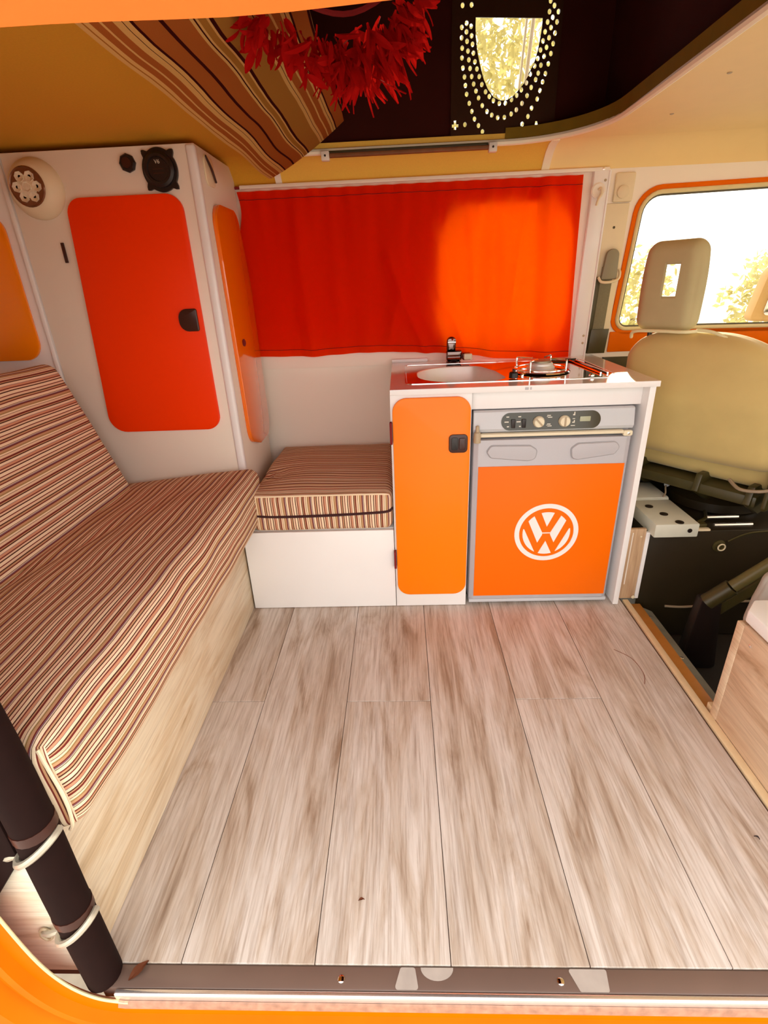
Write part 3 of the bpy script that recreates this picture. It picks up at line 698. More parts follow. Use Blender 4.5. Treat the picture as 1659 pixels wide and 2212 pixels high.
def tap():
    t = thing('kitchen_tap', 'dark chrome folding tap behind the sink', 'tap', (.19, 1.888, .7302))
    obj('base', B_lathe([(.026, 0), (.026, .004), (.020, .008), (0, .008)], (.190, 1.888, .7302), (0, 0, 1), 20), 'smoke_chrome', t)
    obj('body', B_box(.164, .218, 1.872, 1.904, .738, .772, .005, 3), 'smoke_chrome', t)
    sp = obj('spout', B_box(.2185, .247, 1.852, 1.884, .741, .765, .004, 3), 'smoke_chrome', t)
    obj('spout_tip', B_box(.222, .250, 1.838, 1.8515, .744, .764, .003, 3), 'ivory', sp)
    lv = obj('lever', B_prism(rpoly([(.165, .772), (.196, .772), (.198, .818), (.166, .818)], [.003, .003, .0145, .0145], 8), 'y', 1.874, 1.896, .004), 'smoke_chrome', t)
    obj('lever_cap', B_box(.168, .196, 1.8705, 1.8738, .797, .803, .001), 'chrome', lv)
tap()
def fridge():
    y = 1.444
    t = thing('fridge', 'grey camping fridge with an orange door panel under the worktop', 'fridge', (.433, 1.69, 0))
    obj('body', B_box(.208, .660, 1.468, 1.93, .018, .654, .004), 'fridge_grey', t)
    for x in (.225, .640):
        obj('foot', B_lathe([(.012, 0), (.012, .018), (0, .018)], (x, 1.49, 0), (0, 0, 1), 12), 'black', t)
    cp = obj('control_panel', B_prism([(1.446, .592), (1.440, .603), (1.449, .650), (1.456, .654), (1.4675, .654), (1.4675, .592)], 'x', .206, .662, .0025), 'fridge_light', t)
    yp = 1.4395
    def onp(z): return 1.440+(z-.603)/(.650-.603)*.009-.0005
    pl = rrect(.285, .566, .598, .647, .0244, 8)
    bm = B_prism(pl, 'y', -.0012, .001)
    for v in bm.verts: v.co.y += onp(v.co.z)
    dp = obj('control_plate', bm, 'olive_black', cp, label='dark olive control plate')
    for x in (.391, .4635):
        z = .6205; yy = onp(z)-.0012
        kb = obj('knob', B_lathe([(.0165, 0), (.0165, .003), (.0145, .010), (.013, .012), (0, .012)], (x, yy, z), (0, -1, 0), 24), 'ivory', cp)
        bmr = B_box(-.0022, .0022, yy-.0145, yy-.0118, -.0135, .0135, .0007)
        ang = -.75 if x < .42 else 0
        xform(bmr, Matrix.Translation((x, 0, z)) @ Matrix.Rotation(ang, 4, 'Y'))
        obj('grip', bmr, 'beige', kb)
    for x in (.319, .349):
        obj('rocker_switch', B_box(x-.006, x+.006, onp(.617)-.004, onp(.617)-.0011, .604, .630, .0015), 'black', cp)
    obj('display', B_box(.507, .537, onp(.623)-.0022, onp(.623)-.0011, .6155, .632, .001), 'display', cp, label='pale green display')
    bmm = new_bm()
    for x, z, w, h in ((.300, .636, .008, .003), (.297, .622, .012, .003), (.301, .609, .006, .003), (.334, .636, .008, .003), (.331, .622, .012, .003), (.335, .609, .005, .003),
                       (.417, .637, .010, .0025), (.420, .632, .012, .0025), (.417, .613, .010, .0025), (.419, .608, .012, .0025), (.412, .634, .002, .002), (.411, .610, .002, .002),
                       (.489, .641, .003, .008), (.4875, .637, .006, .004), (.487, .626, .007, .002), (.4885, .617, .003, .010), (.4865, .616, .007, .003), (.485, .607, .012, .002)):
        B_box(x-w/2+.003, x+w/2+.003, onp(z)-.0016, onp(z)-.0011, z-h/2, z+h/2, bm=bmm)
    obj('printed_symbols', bmm, 'print', cp, label='tiny white printed symbols', kind='stuff', smooth=False)
    obj('tie_bar', B_prism([(1.436, .580), (1.436, .588), (1.441, .590), (1.452, .590), (1.452, .578)], 'x', .224, .634, .0012), 'ivory', t, label='ivory bar below the controls')
    rb = obj('bar_end', B_prism(rrect(.634, .660, .572, .588, .005), 'y', 1.436, 1.449, .002), 'ivory', t)
    screw(rb, (.648, 1.436, .580), (0, -1, 0), .004, 'alu')
    pg = obj('hinge_pin', B_lathe([(.0105, 0), (.0105, .020), (.009, .030), (.0055, .032), (.005, .048), (.003, .050), (0, .050)], (.2165, 1.434, .566), (0, 0, 1), 18), 'beige', t, label='beige hinge pin')
    # door, slightly rounded at both sides
    d = obj('door', B_prism(rpoly([(.2085, 1.4665), (.2085, 1.448), (.222, 1.438), (.646, 1.438), (.662, 1.448), (.662, 1.4665)], [0, .008, .008, .008, .008, 0]), 'z', .022, .571, .003), 'fridge_grey', t)
    for L in ([(.246, .5365), (.258, .5545), (.372, .552), (.392, .538), (.388, .511), (.368, .506), (.258, .518)], [(.628, .540), (.616, .5565), (.508, .554), (.490, .540), (.494, .510), (.512, .506), (.616, .520)]):
        if L[0][0] > .5: L = L[::-1]
        q = rpoly(L, [.008, .012, .014, .012, .014, .016, .012], 5)
        gr = obj('grip_recess', B_prism(q, 'y', 1.4310, 1.438, .0030, 3), 'fridge_grey', d)
        obj('recess_edge', B_tube([(p[0], 1.4372, p[1]) for p in q], .0022, 5, closed=True), 'fridge_dark', gr)
    obj('lower_trim', B_box(.209, .6615, 1.4375, 1.4655, .010, .0215, .002), 'fridge_light', t)
    pa = obj('orange_panel', B_box(.2235, .6505, 1.4352, 1.4378, .037, .490, .0008), 'fridge_orange', d, label='plain orange front panel')
    lg = bm = new_bm(); c = (.4425, .2675)
    def add(poly, holes=()):
        B_prism([(c[0]+x, c[1]+z) for x, z in poly], 'y', 1.4335, 1.4351, holes=[[(c[0]+x, c[1]+z) for x, z in h] for h in holes], bm=bm)
    add(circ(0, 0, .0985, 64), [circ(0, 0, .0840, 64)])
    def arcp(a0, a1, r, n=8): return [(r*math.cos(math.radians(a0+(a1-a0)*i/n)), r*math.sin(math.radians(a0+(a1-a0)*i/n))) for i in range(n+1)]
    R = .0705
    add([(0, .0215)]+arcp(73.5, 106.5, R))
    add([(0, -.0287)]+arcp(254, 286, .0745))
    add([(-.0125, .0010), (-.0125, -.0068), (-.0254, -.0340), (-.0580, .0408)]+arcp(144.5, 125.2, R))
    add([(.0125, -.0068), (.0125, .0010)]+arcp(54.8, 35.5, R)+[(.0254, -.0340)])
    add([(-.0126, .0010), (-.0126, -.0022), (.0126, -.0022), (.0126, .0010)])
    add([(-.0692, .0135)]+arcp(169, 244, .0735, 10))
    add([(.0692, .0135)]+arcp(11, -64, .0735, 10))
    obj('emblem', bm, 'logo', pa, label='white round van maker emblem', smooth=False)
fridge()

# ------------------------------------------------------------------ curtain
def curtain():
    def ridge(x, z, x0, z0, x1, z1, w, amp):
        dx, dz = x1-x0, z1-z0; l = math.hypot(dx, dz); t = ((x-x0)*dx+(z-z0)*dz)/(l*l); d = abs((x-x0)*dz-(z-z0)*dx)/l
        e = 1.0 if 0 <= t <= 1 else math.exp(-((min(abs(t), abs(t-1))*l/.06)**2))
        return amp*math.exp(-(d/w)**2)*e
    def f(u, v):
        xt = -.512+u*1.098; xb = -.522+u*1.128
        x = xt+(xb-xt)*v
        zt = 1.283; zb = .772-.045*(max(0, (u-.35)/.65))-.006*math.sin(u*9)
        z = zt+(zb-zt)*v
        y = 1.900+.020*v
        a = min(1, v*4)*(.4+.6*v)
        off = .0045*math.sin(u*41+1.2*math.sin(v*3))*a+.0035*math.sin(u*67+2)*a+.004*noise.noise(Vector((u*10, v*3, 1)))*a
        off += .0022*math.sin(u*120)*(1-v)**2
        off += ridge(x, z, -.02, 1.04, .10, .74, .020, .014)+ridge(x, z, .0, .95, -.06, .74, .022, .010)
        off += ridge(x, z, .14, 1.05, .27, .73, .030, -.016)+ridge(x, z, .05, 1.12, .10, .90, .02, -.007)
        off += ridge(x, z, .31, 1.10, .33, .73, .06, .018)+ridge(x, z, .44, 1.24, .40, .95, .018, -.010)+ridge(x, z, .49, 1.2, .50, .75, .03, .010)
        off += ridge(x, z, .22, 1.15, .24, .92, .02, .008)+ridge(x, z, -.33, 1.2, -.30, .75, .03, .008)+ridge(x, z, -.18, 1.2, -.16, .75, .03, -.006)
        if u < .02: x += .008*math.sin(v*16)
        return (x, y-max(1.8*off, -.008)-.004, z)
    o = obj('window_curtain', B_grid(f, 170, 70, lambda u, v: (u, v), thick=.0012), 'curtain')
    tag(o, 'orange-red cloth curtain hanging across the side window', 'curtain')
    def line(v, name):
        obj(name, B_tube([tuple(Vector(f(i/110, v))+Vector((0, -.0012, 0))) for i in range(111)], .0009, 4), 'thread', o)
    line(.045, 'top_seam'); line(.955, 'hem_seam')
    r = thing('curtain_rail', 'thin white curtain rail above the orange-red curtain', 'rail', (.05, 1.895, 1.297))
    obj('rail', B_box(-.50, .665, 1.890, 1.902, 1.2895, 1.300, .002), 'white2', r)
    obj('dark_end', B_box(-.575, -.502, 1.8915, 1.901, 1.2905, 1.297, .001), 'thread', r, label='dark red rail end')
    screw(r, (.645, 1.890, 1.295), (0, -1, 0), .004, 'alu')
curtain()
def hook():
    y = lean(1.24)-.0185
    t = thing('wall_hook', 'white round hook on the pillar right of the curtain', 'hook', (.636, y, 1.22))
    obj('plate', B_lathe([(.022, 0), (.022, .003), (.018, .005), (.012, .003), (0, .003)], (.636, y, 1.238), (0, -1, 0), 24), 'white2', t)
    obj('hook_arm', B_tube(smoothpath([(.636, y-.003, 1.240), (.642, y-.010, 1.243), (.644, y-.012, 1.228), (.636, y-.012, 1.212), (.633, y-.010, 1.196)], 6), .0035, 7), 'cream', t)
hook()
def belt():
    y = lean(.95)-.008
    t = thing('seat_belt', 'grey seat belt hanging on the cream pillar beside the cab window', 'seat belt', (.70, 1.92, .735))
    def st(x0, x1, m, z0, z1, dy, nm):
        bm = B_prism([(x0, z0), (x1, z0), (x1+.004, z1), (x0+.004, z1)], 'y', -.0035-dy, -dy, .001)
        return obj(nm, shear(bm, lambda z: lean(z)-.0065), m, t)
    st(.684, .724, 'belt', .737, 1.02, .002, 'webbing'); st(.668, .690, 'dark_olive', .737, .99, .0, 'side_channel')
    cv_ = B_prism(rpoly([(.684, .980), (.736, .980), (.732, 1.072), (.692, 1.072)], [.004, .004, .02, .02], 8), 'y', -.022, -.006, .004)
    obj('anchor_cover', shear(cv_, lambda z: lean(z)-.0065), 'belt_cover', t)
    rg = obj('guide_loop', B_tube(smoothpath([(.676, y-.018, .988), (.684, y-.026, .974), (.71, y-.030, .972), (.738, y-.026, .980), (.746, y-.016, .998), (.744, y-.010, 1.01)], 6), .0045, 8), 'cream', t)
    st(.676, .738, 'dark_olive', .737, .82, .008, 'lower_cover')
belt()

# ------------------------------------------------------------------ cab seat, battery, seat base
def cab_seat():
    t = thing('passenger_seat', 'grey-beige cab seat tinted with flare haze, turned outward, with headrest, seen from behind', 'seat', (.95, 1.62, .25))
    A = math.radians(37); X = Matrix.Translation((.80, 1.60, 0)) @ Matrix.Rotation(A, 4, 'Z')     # local x faces forward, y to its left
    T = lambda x, y, z: X @ Matrix.Translation((x, y, z))
    pt = lambda L: [X @ Vector(p) for p in L]
    plain = lambda f, P: (P[0], P[1])
    bm = B_cushion((.060, .232, .192), .045, plain, bulge=.008, n=20, wr=.004, seed=4)
    for v in bm.verts:
        k_ = max(0, (-v.co.y-.02)/.212)
        if v.co.z > 0: v.co.z -= (.105*k_**2.2+.05*max(0, (v.co.y-.12)/.11)**2)*(v.co.z/.192)
        v.co.x += .05*(v.co.z < 0)*(-v.co.z/.192)+.03*k_**2
    bk = obj('backrest', xform(bm, T(.062, -.088, .640)), 'seat_cover', t)
    bm = B_cushion((.034, .087, .122), .032, plain, bulge=.005, n=16, seed=5)
    for v in bm.verts:
        if v.co.z > 0: v.co.y *= 1-.10*(v.co.z/.122)**2
    hr = obj('headrest', xform(bm, T(.034, .040, .957)), 'headrest_cover', t, label='grey-beige headrest with a slot, lightened for haze')
    bmc = B_box(-.10, .14, .010, .050, .930, 1.016)      # a slanting slot right through the headrest
    for v in bmc.verts: v.co.y += .50*v.co.x
    cut = obj('slot_cut', xform(bmc, X), 'headrest_cover')
    md = hr.modifiers.new('slot', 'BOOLEAN'); md.operation = 'DIFFERENCE'; md.object = cut; md.solver = 'EXACT'
    dg = bpy.context.evaluated_depsgraph_get(); me = bpy.data.meshes.new_from_object(hr.evaluated_get(dg))
    hr.modifiers.clear(); hr.data = me; bpy.data.objects.remove(cut)
    for y in (-.005, .085): obj('post', B_lathe([(.007, 0), (.007, .05), (0, .05)], X @ Vector((.035, y, .80)), (0, 0, 1), 10), 'dark_steel', t)
    obj('headrest_collar', B_tube(smoothpath(pt([(.02, .135, .812), (.0, .115, .832), (-.002, .04, .836), (.0, -.03, .836), (.02, -.06, .838)]), 5), .005, 8), 'piping', t)
    obj('shoulder_piping', B_tube(smoothpath(pt([(.03, -.055, .840), (.03, -.10, .836), (.032, -.15, .815), (.04, -.21, .770), (.05, -.275, .712), (.055, -.312, .64)]), 6), .0045, 8), 'piping', t, label='pale yellow piping')
    bm = B_cushion((.22, .23, .055), .04, plain, crown=.01, n=12)
    obj('seat_cushion', xform(bm, T(.36, -.088, .430)), 'seat_cover', t)
    fr = obj('seat_frame', xform(B_box(.10, .52, -.29, .11, .335, .370, .006), X), 'dark_olive', t)
    obj('swivel_plate', B_lathe([(.15, 0), (.15, .03), (.12, .05), (.12, .085), (0, .085)], X @ Vector((.32, -.09, .249)), (0, 0, 1), 32), 'dark_steel', t)
    for y in (-.27, -.12, .09):
        obj('runner', xform(B_prism([(.085, .345), (.18, .29), (.30, .29), (.30, .334), (.14, .40), (.10, .40)], 'y', y-.010, y+.010, .003), X), 'dark_olive', fr)
    obj('lever_rod', B_tube(smoothpath(pt([(.06, -.22, .42), (.04, -.26, .405), (.05, -.31, .41), (.08, -.34, .42)]), 5), .005, 8), 'cable', t)
    obj('recliner_plate', xform(B_prism(rpoly([(.07, .34), (.15, .34), (.17, .46), (.08, .47)], .015), 'y', -.325, -.313, .003), X), 'dark_olive', t)
cab_seat()
def seat_base():
    t = thing('seat_pedestal', 'black steel seat pedestal carrying the pale battery', 'seat base', (1.05, 1.70, -.165))
    obj('box', B_box(.776, 1.42, 1.468, 1.945, -.163, .2445, .004), 'dark_steel', t)
    obj('bolt', B_lathe([(.020, 0), (.020, .004), (.012, .006), (.011, .012), (.006, .012), (.005, .008), (0, .008)], (1.005, 1.468, .190), (0, -1, 0), 20), 'dark_olive', t)
    obj('bolt_ring', B_tube([(1.007+.011*math.cos(a), 1.454, .190+.011*math.sin(a)) for a in [i*PI/10 for i in range(20)]], .0022, 5, closed=True), 'cream', t)
    obj('weld_seam', B_tube(smoothpath([(1.03, 1.466, .205), (1.10, 1.466, .235), (1.25, 1.466, .240)], 5), .003, 5), 'dark_olive', t)
    for x0, x1, z in ((.985, 1.085, .262), (.995, 1.115, .2485)):
        obj('slide_rail', B_tube([(x0, 1.50 if z < .25 else 1.53, z), (x1, 1.50 if z < .25 else 1.53, z)], .006, 8), 'alu', t)
    p = thing('wood_end_panel', 'narrow brown wooden panel with white edging beside the black seat pedestal', 'panel', (.74, 1.47, 0))
    obj('board', B_box(.703, .762, 1.454, 1.4665, .004, .262, .001), 'panel_wood', p)
    obj('white_edging', B_box(.7625, .775, 1.452, 1.467, .004, .250, .002), 'white', p)
    obj('white_strip', B_box(.7195, .7225, 1.4525, 1.4539, .06, .250), 'white2', p)
    screw(p, (.748, 1.4535, .236), (0, -1, 0), .003, 'cream'); screw(p, (.756, 1.449, .012), (0, -1, 0), .006, 'cream')
seat_base()
def battery():
    t = thing('leisure_battery', 'pale grey battery with dark round caps on the black seat pedestal', 'battery', (.85, 1.60, .2447))
    obj('case', B_box(.772, .905, 1.425, 1.62, .2447, .290, .004), 'battery', t)
    obj('rear_case', B_box(.772, .905, 1.624, 1.77, .2447, .296, .004), 'battery', t)
    obj('ridge', B_box(.775, .902, 1.6205, 1.6235, .2447, .293), 'battery', t)
    for i in range(4):
        obj('cap', B_lathe([(.0125, 0), (.0125, .002), (.010, .0028), (0, .0028)], (.792+.019*i, 1.625-.062*i+(.0 if i else .02), .290 if i else .296), (0, 0, 1), 18), 'black', t)
    obj('vent_plug', B_lathe([(.007, 0), (.007, .002), (0, .002)], (.877, 1.425, .268), (0, -1, 0), 14), 'black', t)
    obj('label_plate', B_box(.774, .800, 1.655, 1.765, .2962, .300, .001), 'white', t)
    tm = obj('terminal', B_lathe([(.014, 0), (.014, .010), (.009, .014), (.008, .024), (0, .024)], (.925, 1.49, .2447), (0, 0, 1), 14), 'chrome', t)
    obj('terminal_clamp', B_box(.910, .962, 1.480, 1.508, .2447, .262, .003), 'dark_olive', t)
    obj('terminal_shoe', B_box(.915, .965, 1.462, 1.478, .2447, .252, .002), 'cream', t)
    obj('clip_wire', B_tube(smoothpath([(.885, 1.628, .294), (.898, 1.64, .305), (.905, 1.66, .318), (.912, 1.668, .322)], 5), .003, 6), 'cable', t)
    obj('wire_cap', B_lathe([(.007, -.008), (.008, 0), (.006, .008), (0, .009)], (.916, 1.672, .324), (1, .3, .4), 12), 'fridge_light', t)
    obj('lead', B_tube(smoothpath([(.94, 1.50, .258), (.975, 1.52, .262), (1.00, 1.56, .255), (1.03, 1.62, .25)], 5), .006, 7), 'dark_olive', t)
battery()
def handbrake():
    t = thing('handbrake_lever', 'dark handbrake lever slanting up in the cab well', 'lever', (1.00, 1.28, -.165))
    obj('grip', B_tube([(.955, 1.29, .150), (1.03, 1.27, .240), (1.11, 1.25, .335)], [.018, .0175, .016], 12), 'lever_olive', t)
    obj('shaft', B_tube([(.905, 1.31, .085), (.953, 1.291, .148)], .024, 12), 'dark_olive', t)
    obj('mount', B_prism(rpoly([(.86, -.165), (.98, -.165), (.945, .10), (.885, .10)], .012), 'y', 1.30, 1.335, .006), 'black', t)
    obj('side_arm', B_prism(rpoly([(.93, .05), (.96, .03), (1.16, .20), (1.15, .24)], .008), 'y', 1.315, 1.33, .003), 'dark_olive', t)
handbrake()
c = obj('floor_cable', B_tube(smoothpath([(.875, 1.462, -.036), (.93, 1.461, -.040), (.99, 1.461, -.036), (1.06, 1.461, -.026), (1.16, 1.461, -.022), (1.25, 1.461, -.04)], 6), .0042, 7), 'cable')
tag(c, 'thin grey cable running along the foot of the black seat pedestal', 'cable')

# ------------------------------------------------------------------ oak box at the right
def oak_box():
    t = thing('oak_side_box', 'oak faced box with a white lid at the right edge of the floor', 'box', (.90, .72, 0))
    f_ = obj('side_panel', B_box(.7415, .758, .46, .934, .001, .284, .001), 'box_wood', t, origin=(.75, .7, .1))
    obj('end_edge', B_box(.7405, .770, .9345, .958, .001, .280, .002), 'box_wood', t, origin=(.75, .95, .5))
    obj('foot_block', B_box(.748, .80, .9585, .985, -.03, .012, .002), 'strip_wood', t)
    screw(t, (.7413, .902, .252), (-1, 0, 0), .004, 'alu')
    obj('core', B_box(.7585, 1.25, .46, .932, .001, .282), 'bench_wood', t)
    l = thing('white_lid', 'thick white lid lying on the oak box at the right edge', 'lid', (.95, .73, .286))
    obj('slab', B_prism(rpoly([(.747, .45), (1.25, .45), (1.25, .985), (.785, .985), (.747, .945)], [.005, .005, .005, .012, .012]), 'z', .2865, .315, .004), 'white', l)
    bm = B_cushion((.13, .045, .095), .04, lambda f, P: (P[0], P[1]), n=26, wr=.012, seed=31)
    for v in bm.verts:
        n_ = noise.noise(Vector((v.co.x*38, v.co.y*38, v.co.z*8)))
        v.co.x += .010*n_; v.co.y += .012*n_
        if v.co.z > 0: v.co.x += .02*v.co.z/.1*(1 if v.co.x < 0 else 0)
    o = obj('plastic_sack', xform(bm, Matrix.Translation((.972, 1.055, .255))), 'bag'); tag(o, 'crumpled grey white plastic sack standing behind the white lid', 'sack')
oak_box()

# ------------------------------------------------------------------ door sill, body frame, tube
s = struct('trim_11', B_box(-.50, 1.0, .4113, .4425, -.03, -.0015, .002), 'sill', 'brown grey plastic sill strip at the front of the floor')
for x in (-.118, .225): screw(s, (x, .4255, -.0015), (0, 0, 1), .0055, 'chrome')
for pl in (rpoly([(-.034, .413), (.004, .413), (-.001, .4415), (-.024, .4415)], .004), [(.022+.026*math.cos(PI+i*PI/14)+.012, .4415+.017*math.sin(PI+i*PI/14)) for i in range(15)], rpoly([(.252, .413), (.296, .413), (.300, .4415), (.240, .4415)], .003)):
    obj('reflection_patch', B_prism(pl, 'z', -.0013, -.0008), 'sill_reflection', s, label='pale reflection painted on the sill')  # thin pale shapes painted in place of sill reflections
struct('trim_12', B_box(-.475, 1.0, .4015, .4108, -.03, .0005, .003, 3), 'alu', 'bright aluminium edge strip along the sill')
# orange body frame swept round the door opening
path = [(-.66, 1.35), (-.645, 1.0), (-.622, .62), (-.603, .40), (-.586, .25), (-.566, .115), (-.543, .045), (-.510, .003), (-.468, -.014), (-.40, -.016), (0, -.016), (1.1, -.016)]
pp = smoothpath([(x, 0, z) for x, z in path], 5)
def sweep(prof, i0=0):
    bm = new_bm(); rows = []
    for i, p in enumerate(pp):
        if i < i0: continue
        d = (pp[min(i+1, len(pp)-1)]-pp[max(i-1, 0)]).normalized(); nrm = Vector((d.z, 0, -d.x))
        rows.append([bm.verts.new((p.x-(-nrm.x)*a, y, p.z+nrm.z*a)) for a, y in prof])
    for A, Bq in zip(rows, rows[1:]):
        for j in range(len(prof)): bm.faces.new((A[j], A[(j+1) % len(prof)], Bq[(j+1) % len(prof)], Bq[j]))
    bmesh.ops.recalc_face_normals(bm, faces=bm.faces[:])
    return bm
d2 = struct('door_2', sweep([(.002, .400), (.024, .396), (.028, .381), (.040, .380), (.044, .393), (.062, .388), (.075, .365), (.18, .35), (.40, .33), (.40, .36), (.10, .40), (.03, .415)], 0), 'paint', 'orange painted frame of the sliding door opening')
obj('scuffed_edge', sweep([(-.002, .4012), (-.002, .3985), (.012, .3965), (.013, .400)], 40), 'door_edge', d2, label='scuffed brown edge along the sill')
obj('edge_bead', B_tube([(p.x-.0005, .3995, p.z) for p in pp[:44]], .0022, 6), 'gum', d2)
def header():
    def f(u, v):
        x = -.9+u*2.1; w = .004*noise.noise(Vector((x*6, v, 0)))
        a = v*PI*.5
        return (x, .405-.022*math.cos(a*1.6)-.01*w, 1.1445+.35*v**1.5+w*(1-v)+.002*math.sin(x*5+1))
    struct('door_header', B_grid(f, 60, 8, thick=.02), 'header_glow', 'orange painted header above the sliding door')
header()
def pole():
    t = thing('padded_pole', 'dark padded pole standing in the left corner of the doorway', 'pole', (-.497, .425, 0))
    ax = [(-.503, .430, -.001), (-.503, .430, .20), (-.501, .430, .40), (-.507, .430, .55), (-.524, .430, .74), (-.548, .430, .95)]
    P = smoothpath(ax, 5)
    obj('sleeve', B_tube(P, .0262, 20), 'tube', t)
    obj('collar', B_tube([(-.5005, .430, .356), (-.501, .430, .372)], .0272, 20), 'brown_black', t)
    obj('collar', B_tube([(-.503, .430, .168), (-.503, .430, .184)], .0272, 20), 'brown_black', t)
    for z, dz in ((.332, .030), (.150, .030)):
        c = Vector((-.5025, .430, z))
        pts = [c+Vector((.0308*math.cos(a), .0308*math.sin(a), .020*math.cos(a))) for a in [math.radians(190+i*12) for i in range(16)]]
        pts = [c+Vector((-.062, -.002, -.034)), c+Vector((-.046, -.008, -.024))]+pts
        cl = obj('clip', B_tube(pts, [.005]*len(pts), 8), 'dull_clip', t, label='dull silver retaining clip')
        obj('eyelet', B_tube([c+Vector((-.062+.009*math.cos(a), -.001, -.040+.014*math.sin(a))) for a in [i*PI/8 for i in range(16)]], .0022, 6, closed=True), 'beige', cl)
pole()
o = thing('wheel_arch_cover', 'dark brown cover behind the padded pole at the left edge', 'cover', (-.75, .47, .17))
obj('shell', B_prism(rpoly([(-.535, .304), (-.690, .09), (-1.2, .08), (-1.2, .60), (-.535, .60)], .02), 'y', .420, .4315, .003), 'tube', o)

# ------------------------------------------------------------------ striped bed cloth and red garland
def bed_cloth():
    a, b = Vector((-.372, 1.292)), Vector((-.139, 1.425)); L_ = (b-a).length
    def f(u, v):
        p = a+(b-a)*u; sag = -.016*math.sin(PI*u)+.0035*math.sin(v*23+u*3)*math.sin(PI*u)
        wv = .005*noise.noise(Vector((u*2, v*6, 2)))
        return (p.x+.4*sag+wv, 1.765-v*1.25, p.y+sag+wv*.6)
    o = obj('striped_bed_cloth', B_grid(f, 26, 60, lambda u, v: (u*L_+.0005, v*1.25), thick=.003), 'awning_stripe')
    tag(o, 'brown and cream striped bed cloth slung below the roof opening', 'cloth')
bed_cloth()
def garland():
    t = thing('feather_garland', 'red feathery garland hanging from the roof beside the striped cloth', 'garland', (-.09, 1.02, 1.25))
    obj('cord', B_tube(smoothpath([(-.24, 1.0, 1.45), (-.15, 1.02, 1.40), (-.06, 1.04, 1.385), (.04, 1.03, 1.43), (.10, 1.02, 1.50)], 6), .004, 6), 'thread', t)
    bm = new_bm(); rnd = random.Random(4)
    spine = smoothpath([(-.215, 1.0, 1.365), (-.16, 1.01, 1.345), (-.10, 1.03, 1.332), (-.05, 1.03, 1.335), (.0, 1.03, 1.352), (.035, 1.02, 1.375)], 10)
    tips = []
    for i in range(300):
        k_ = rnd.random(); p = spine[min(int(k_*len(spine)), len(spine)-1)]+Vector((rnd.gauss(0, .008), rnd.gauss(0, .018), rnd.gauss(0, .012)))
        low = 1.0+1.2*math.exp(-((k_-.62)/.16)**2)
        d = Vector((rnd.gauss(.0, .55)+(k_-.45)*.9, rnd.gauss(0, .5), -abs(rnd.gauss(.75, .35)))).normalized()
        ln = rnd.uniform(.026, .050)*low*(.9 if k_ > .3 else .75)
        s = d.cross(Vector((rnd.gauss(0, 1), rnd.gauss(0, 1), rnd.gauss(0, 1)))).normalized(); n_ = s.cross(d)
        w = rnd.uniform(.0045, .0075)
        rows = []
        for q in range(6):
            tt = q/5; ww = w*(math.sin(PI*min(.98, tt*.92+.05))**.7)
            cpt = p+d*ln*tt+n_*(.010*tt*tt)
            rows.append((bm.verts.new(cpt-s*ww), bm.verts.new(cpt+n_*.002), bm.verts.new(cpt+s*ww)))
        for A, Bq in zip(rows, rows[1:]):
            bm.faces.new((A[0], A[1], Bq[1], Bq[0])); bm.faces.new((A[1], A[2], Bq[2], Bq[1]))
    obj('feathers', bm, 'red_feather', t, kind='stuff')
garland()

# ------------------------------------------------------------------ bits on the floor
def leafbit(x, y, z, a, L_, name, lab, m='dead_leaf'):
    bm = new_bm(); ca, sa = math.cos(a), math.sin(a); rows = []
    for i in range(6):
        t_ = i/5; w = L_*.22*math.sin(PI*min(.97, t_+.03)); zz = z+.0012+.0035*math.sin(t_*PI)
        rows.append([bm.verts.new((x+ca*L_*(t_-.5)-sa*k_*w, y+sa*L_*(t_-.5)+ca*k_*w, zz+abs(k_)*.002)) for k_ in (-1, 0, 1)])
    for A, Bq in zip(rows, rows[1:]):
        for j in (0, 1): bm.faces.new((A[j], A[j+1], Bq[j+1], Bq[j]))
    bmesh.ops.solidify(bm, geom=bm.faces[:], thickness=.0006)
    tag(obj(name, bm, m), lab, 'leaf')
leafbit(-.448, .433, -.0015, .9, .034, 'dry_leaf', 'dark red dry leaf on the sill beside the padded pole')
leafbit(-.093, .537, 0, .2, .011, 'dry_leaf', 'tiny orange brown leaf fragment on the middle of the floor')
leafbit(.660, .648, 0, 2.4, .010, 'dry_leaf', 'tiny black fragment on the floor near the oak box', 'brown_black')
h_ = obj('hair_strand', B_tube(smoothpath([(.60, 1.20, .001), (.635, 1.16, .001), (.642, 1.10, .001), (.628, 1.06, .001)], 6), .0007, 4), 'dead_leaf')
tag(h_, 'fine curved hair lying on the floor near the fridge', 'hair')

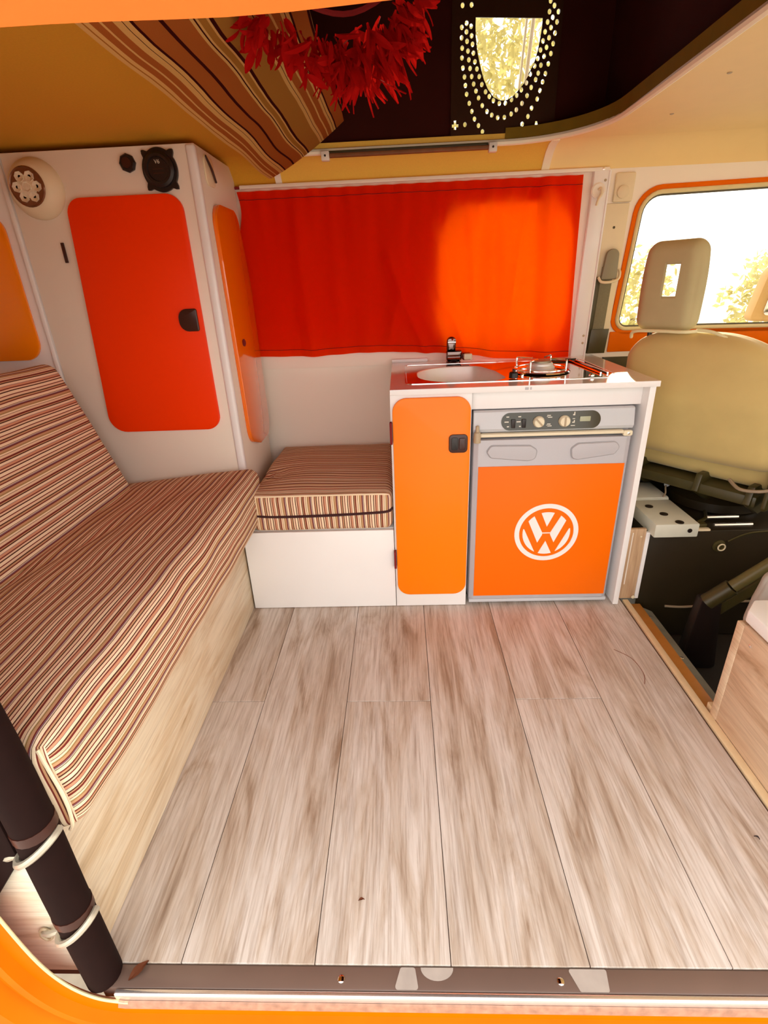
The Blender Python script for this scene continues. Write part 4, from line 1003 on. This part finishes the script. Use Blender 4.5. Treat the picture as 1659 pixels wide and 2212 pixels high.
# ------------------------------------------------------------------ outside
struct('ground', B_prism([(-40, -40), (40, -40), (40, 60), (-40, 60)], 'z', -.47, -.46), 'ground', 'pale gravel ground outside')
def tree(x, y, z, rx, ry, rz, n, label, seed, trunk=True, sz=.10):
    t = thing('leafy_tree' if trunk else 'leafy_bush', label, 'tree' if trunk else 'bush', (x, y, -.46))
    bm = new_bm(); rnd = random.Random(seed)
    for i in range(n):
        while True:
            p = Vector((rnd.uniform(-1, 1), rnd.uniform(-1, 1), rnd.uniform(-1, 1)))
            if p.length < 1 and noise.noise(p*3+Vector((seed, 0, 0))) > -.12: break
        c_ = Vector((x+p.x*rx, y+p.y*ry, z+p.z*rz)); u = Vector((rnd.gauss(0, 1), rnd.gauss(0, 1), rnd.gauss(0, 1))).normalized(); v = u.orthogonal().normalized()
        s = sz*rnd.uniform(.6, 1.2)
        vs = [bm.verts.new(c_+u*s*a+v*s*b) for a, b in ((-.5, 0), (0, -.3), (.5, 0), (0, .3))]
        bm.faces.new(vs)
    obj('foliage', bm, 'leaf', t, kind='stuff', smooth=False)
    if trunk:
        tr = obj('trunk', B_tube(smoothpath([(x, y, -.46), (x+.05, y, .6), (x-.03, y+.05, 1.3)], 5), [.12-.004*i for i in range(11)], 8), 'bark', t)
    else:
        obj('stems', B_tube([(x, y, -.46), (x, y, z)], .03, 6), 'bark', t)
tree(1.05, 6.0, 2.75, 1.5, 1.2, 1.6, 9000, 'yellow leafed tree seen through the roof window', 11)
tree(4.25, 6.2, .62, .60, .7, .62, 1500, 'yellow green bush seen through the cab window beside the headrest', 12, False)
tree(2.72, 6.4, .55, .45, .5, .75, 900, 'yellow green bush at the left edge of the cab window', 13, False)
def wing_mirror():
    t = thing('wing_mirror', 'tan wing mirror outside the cab window at the right edge', 'mirror', (1.36, 2.08, .78))
    obj('shell', B_prism(rpoly([(1.305, .815), (1.50, .805), (1.50, 1.02), (1.345, 1.015)], [.02, .03, .06, .06]), 'y', 2.06, 2.11, .010), 'mirror_back', t)
    obj('mirror_glass', B_prism(rpoly([(1.345, .835), (1.48, .83), (1.48, .92), (1.360, .925)], .015), 'y', 2.054, 2.0598, .001), 'chrome', t)
    obj('arm', B_tube([(1.40, 1.99, .76), (1.40, 2.06, .80), (1.40, 2.085, .82)], .012, 8), 'black', t)
wing_mirror()
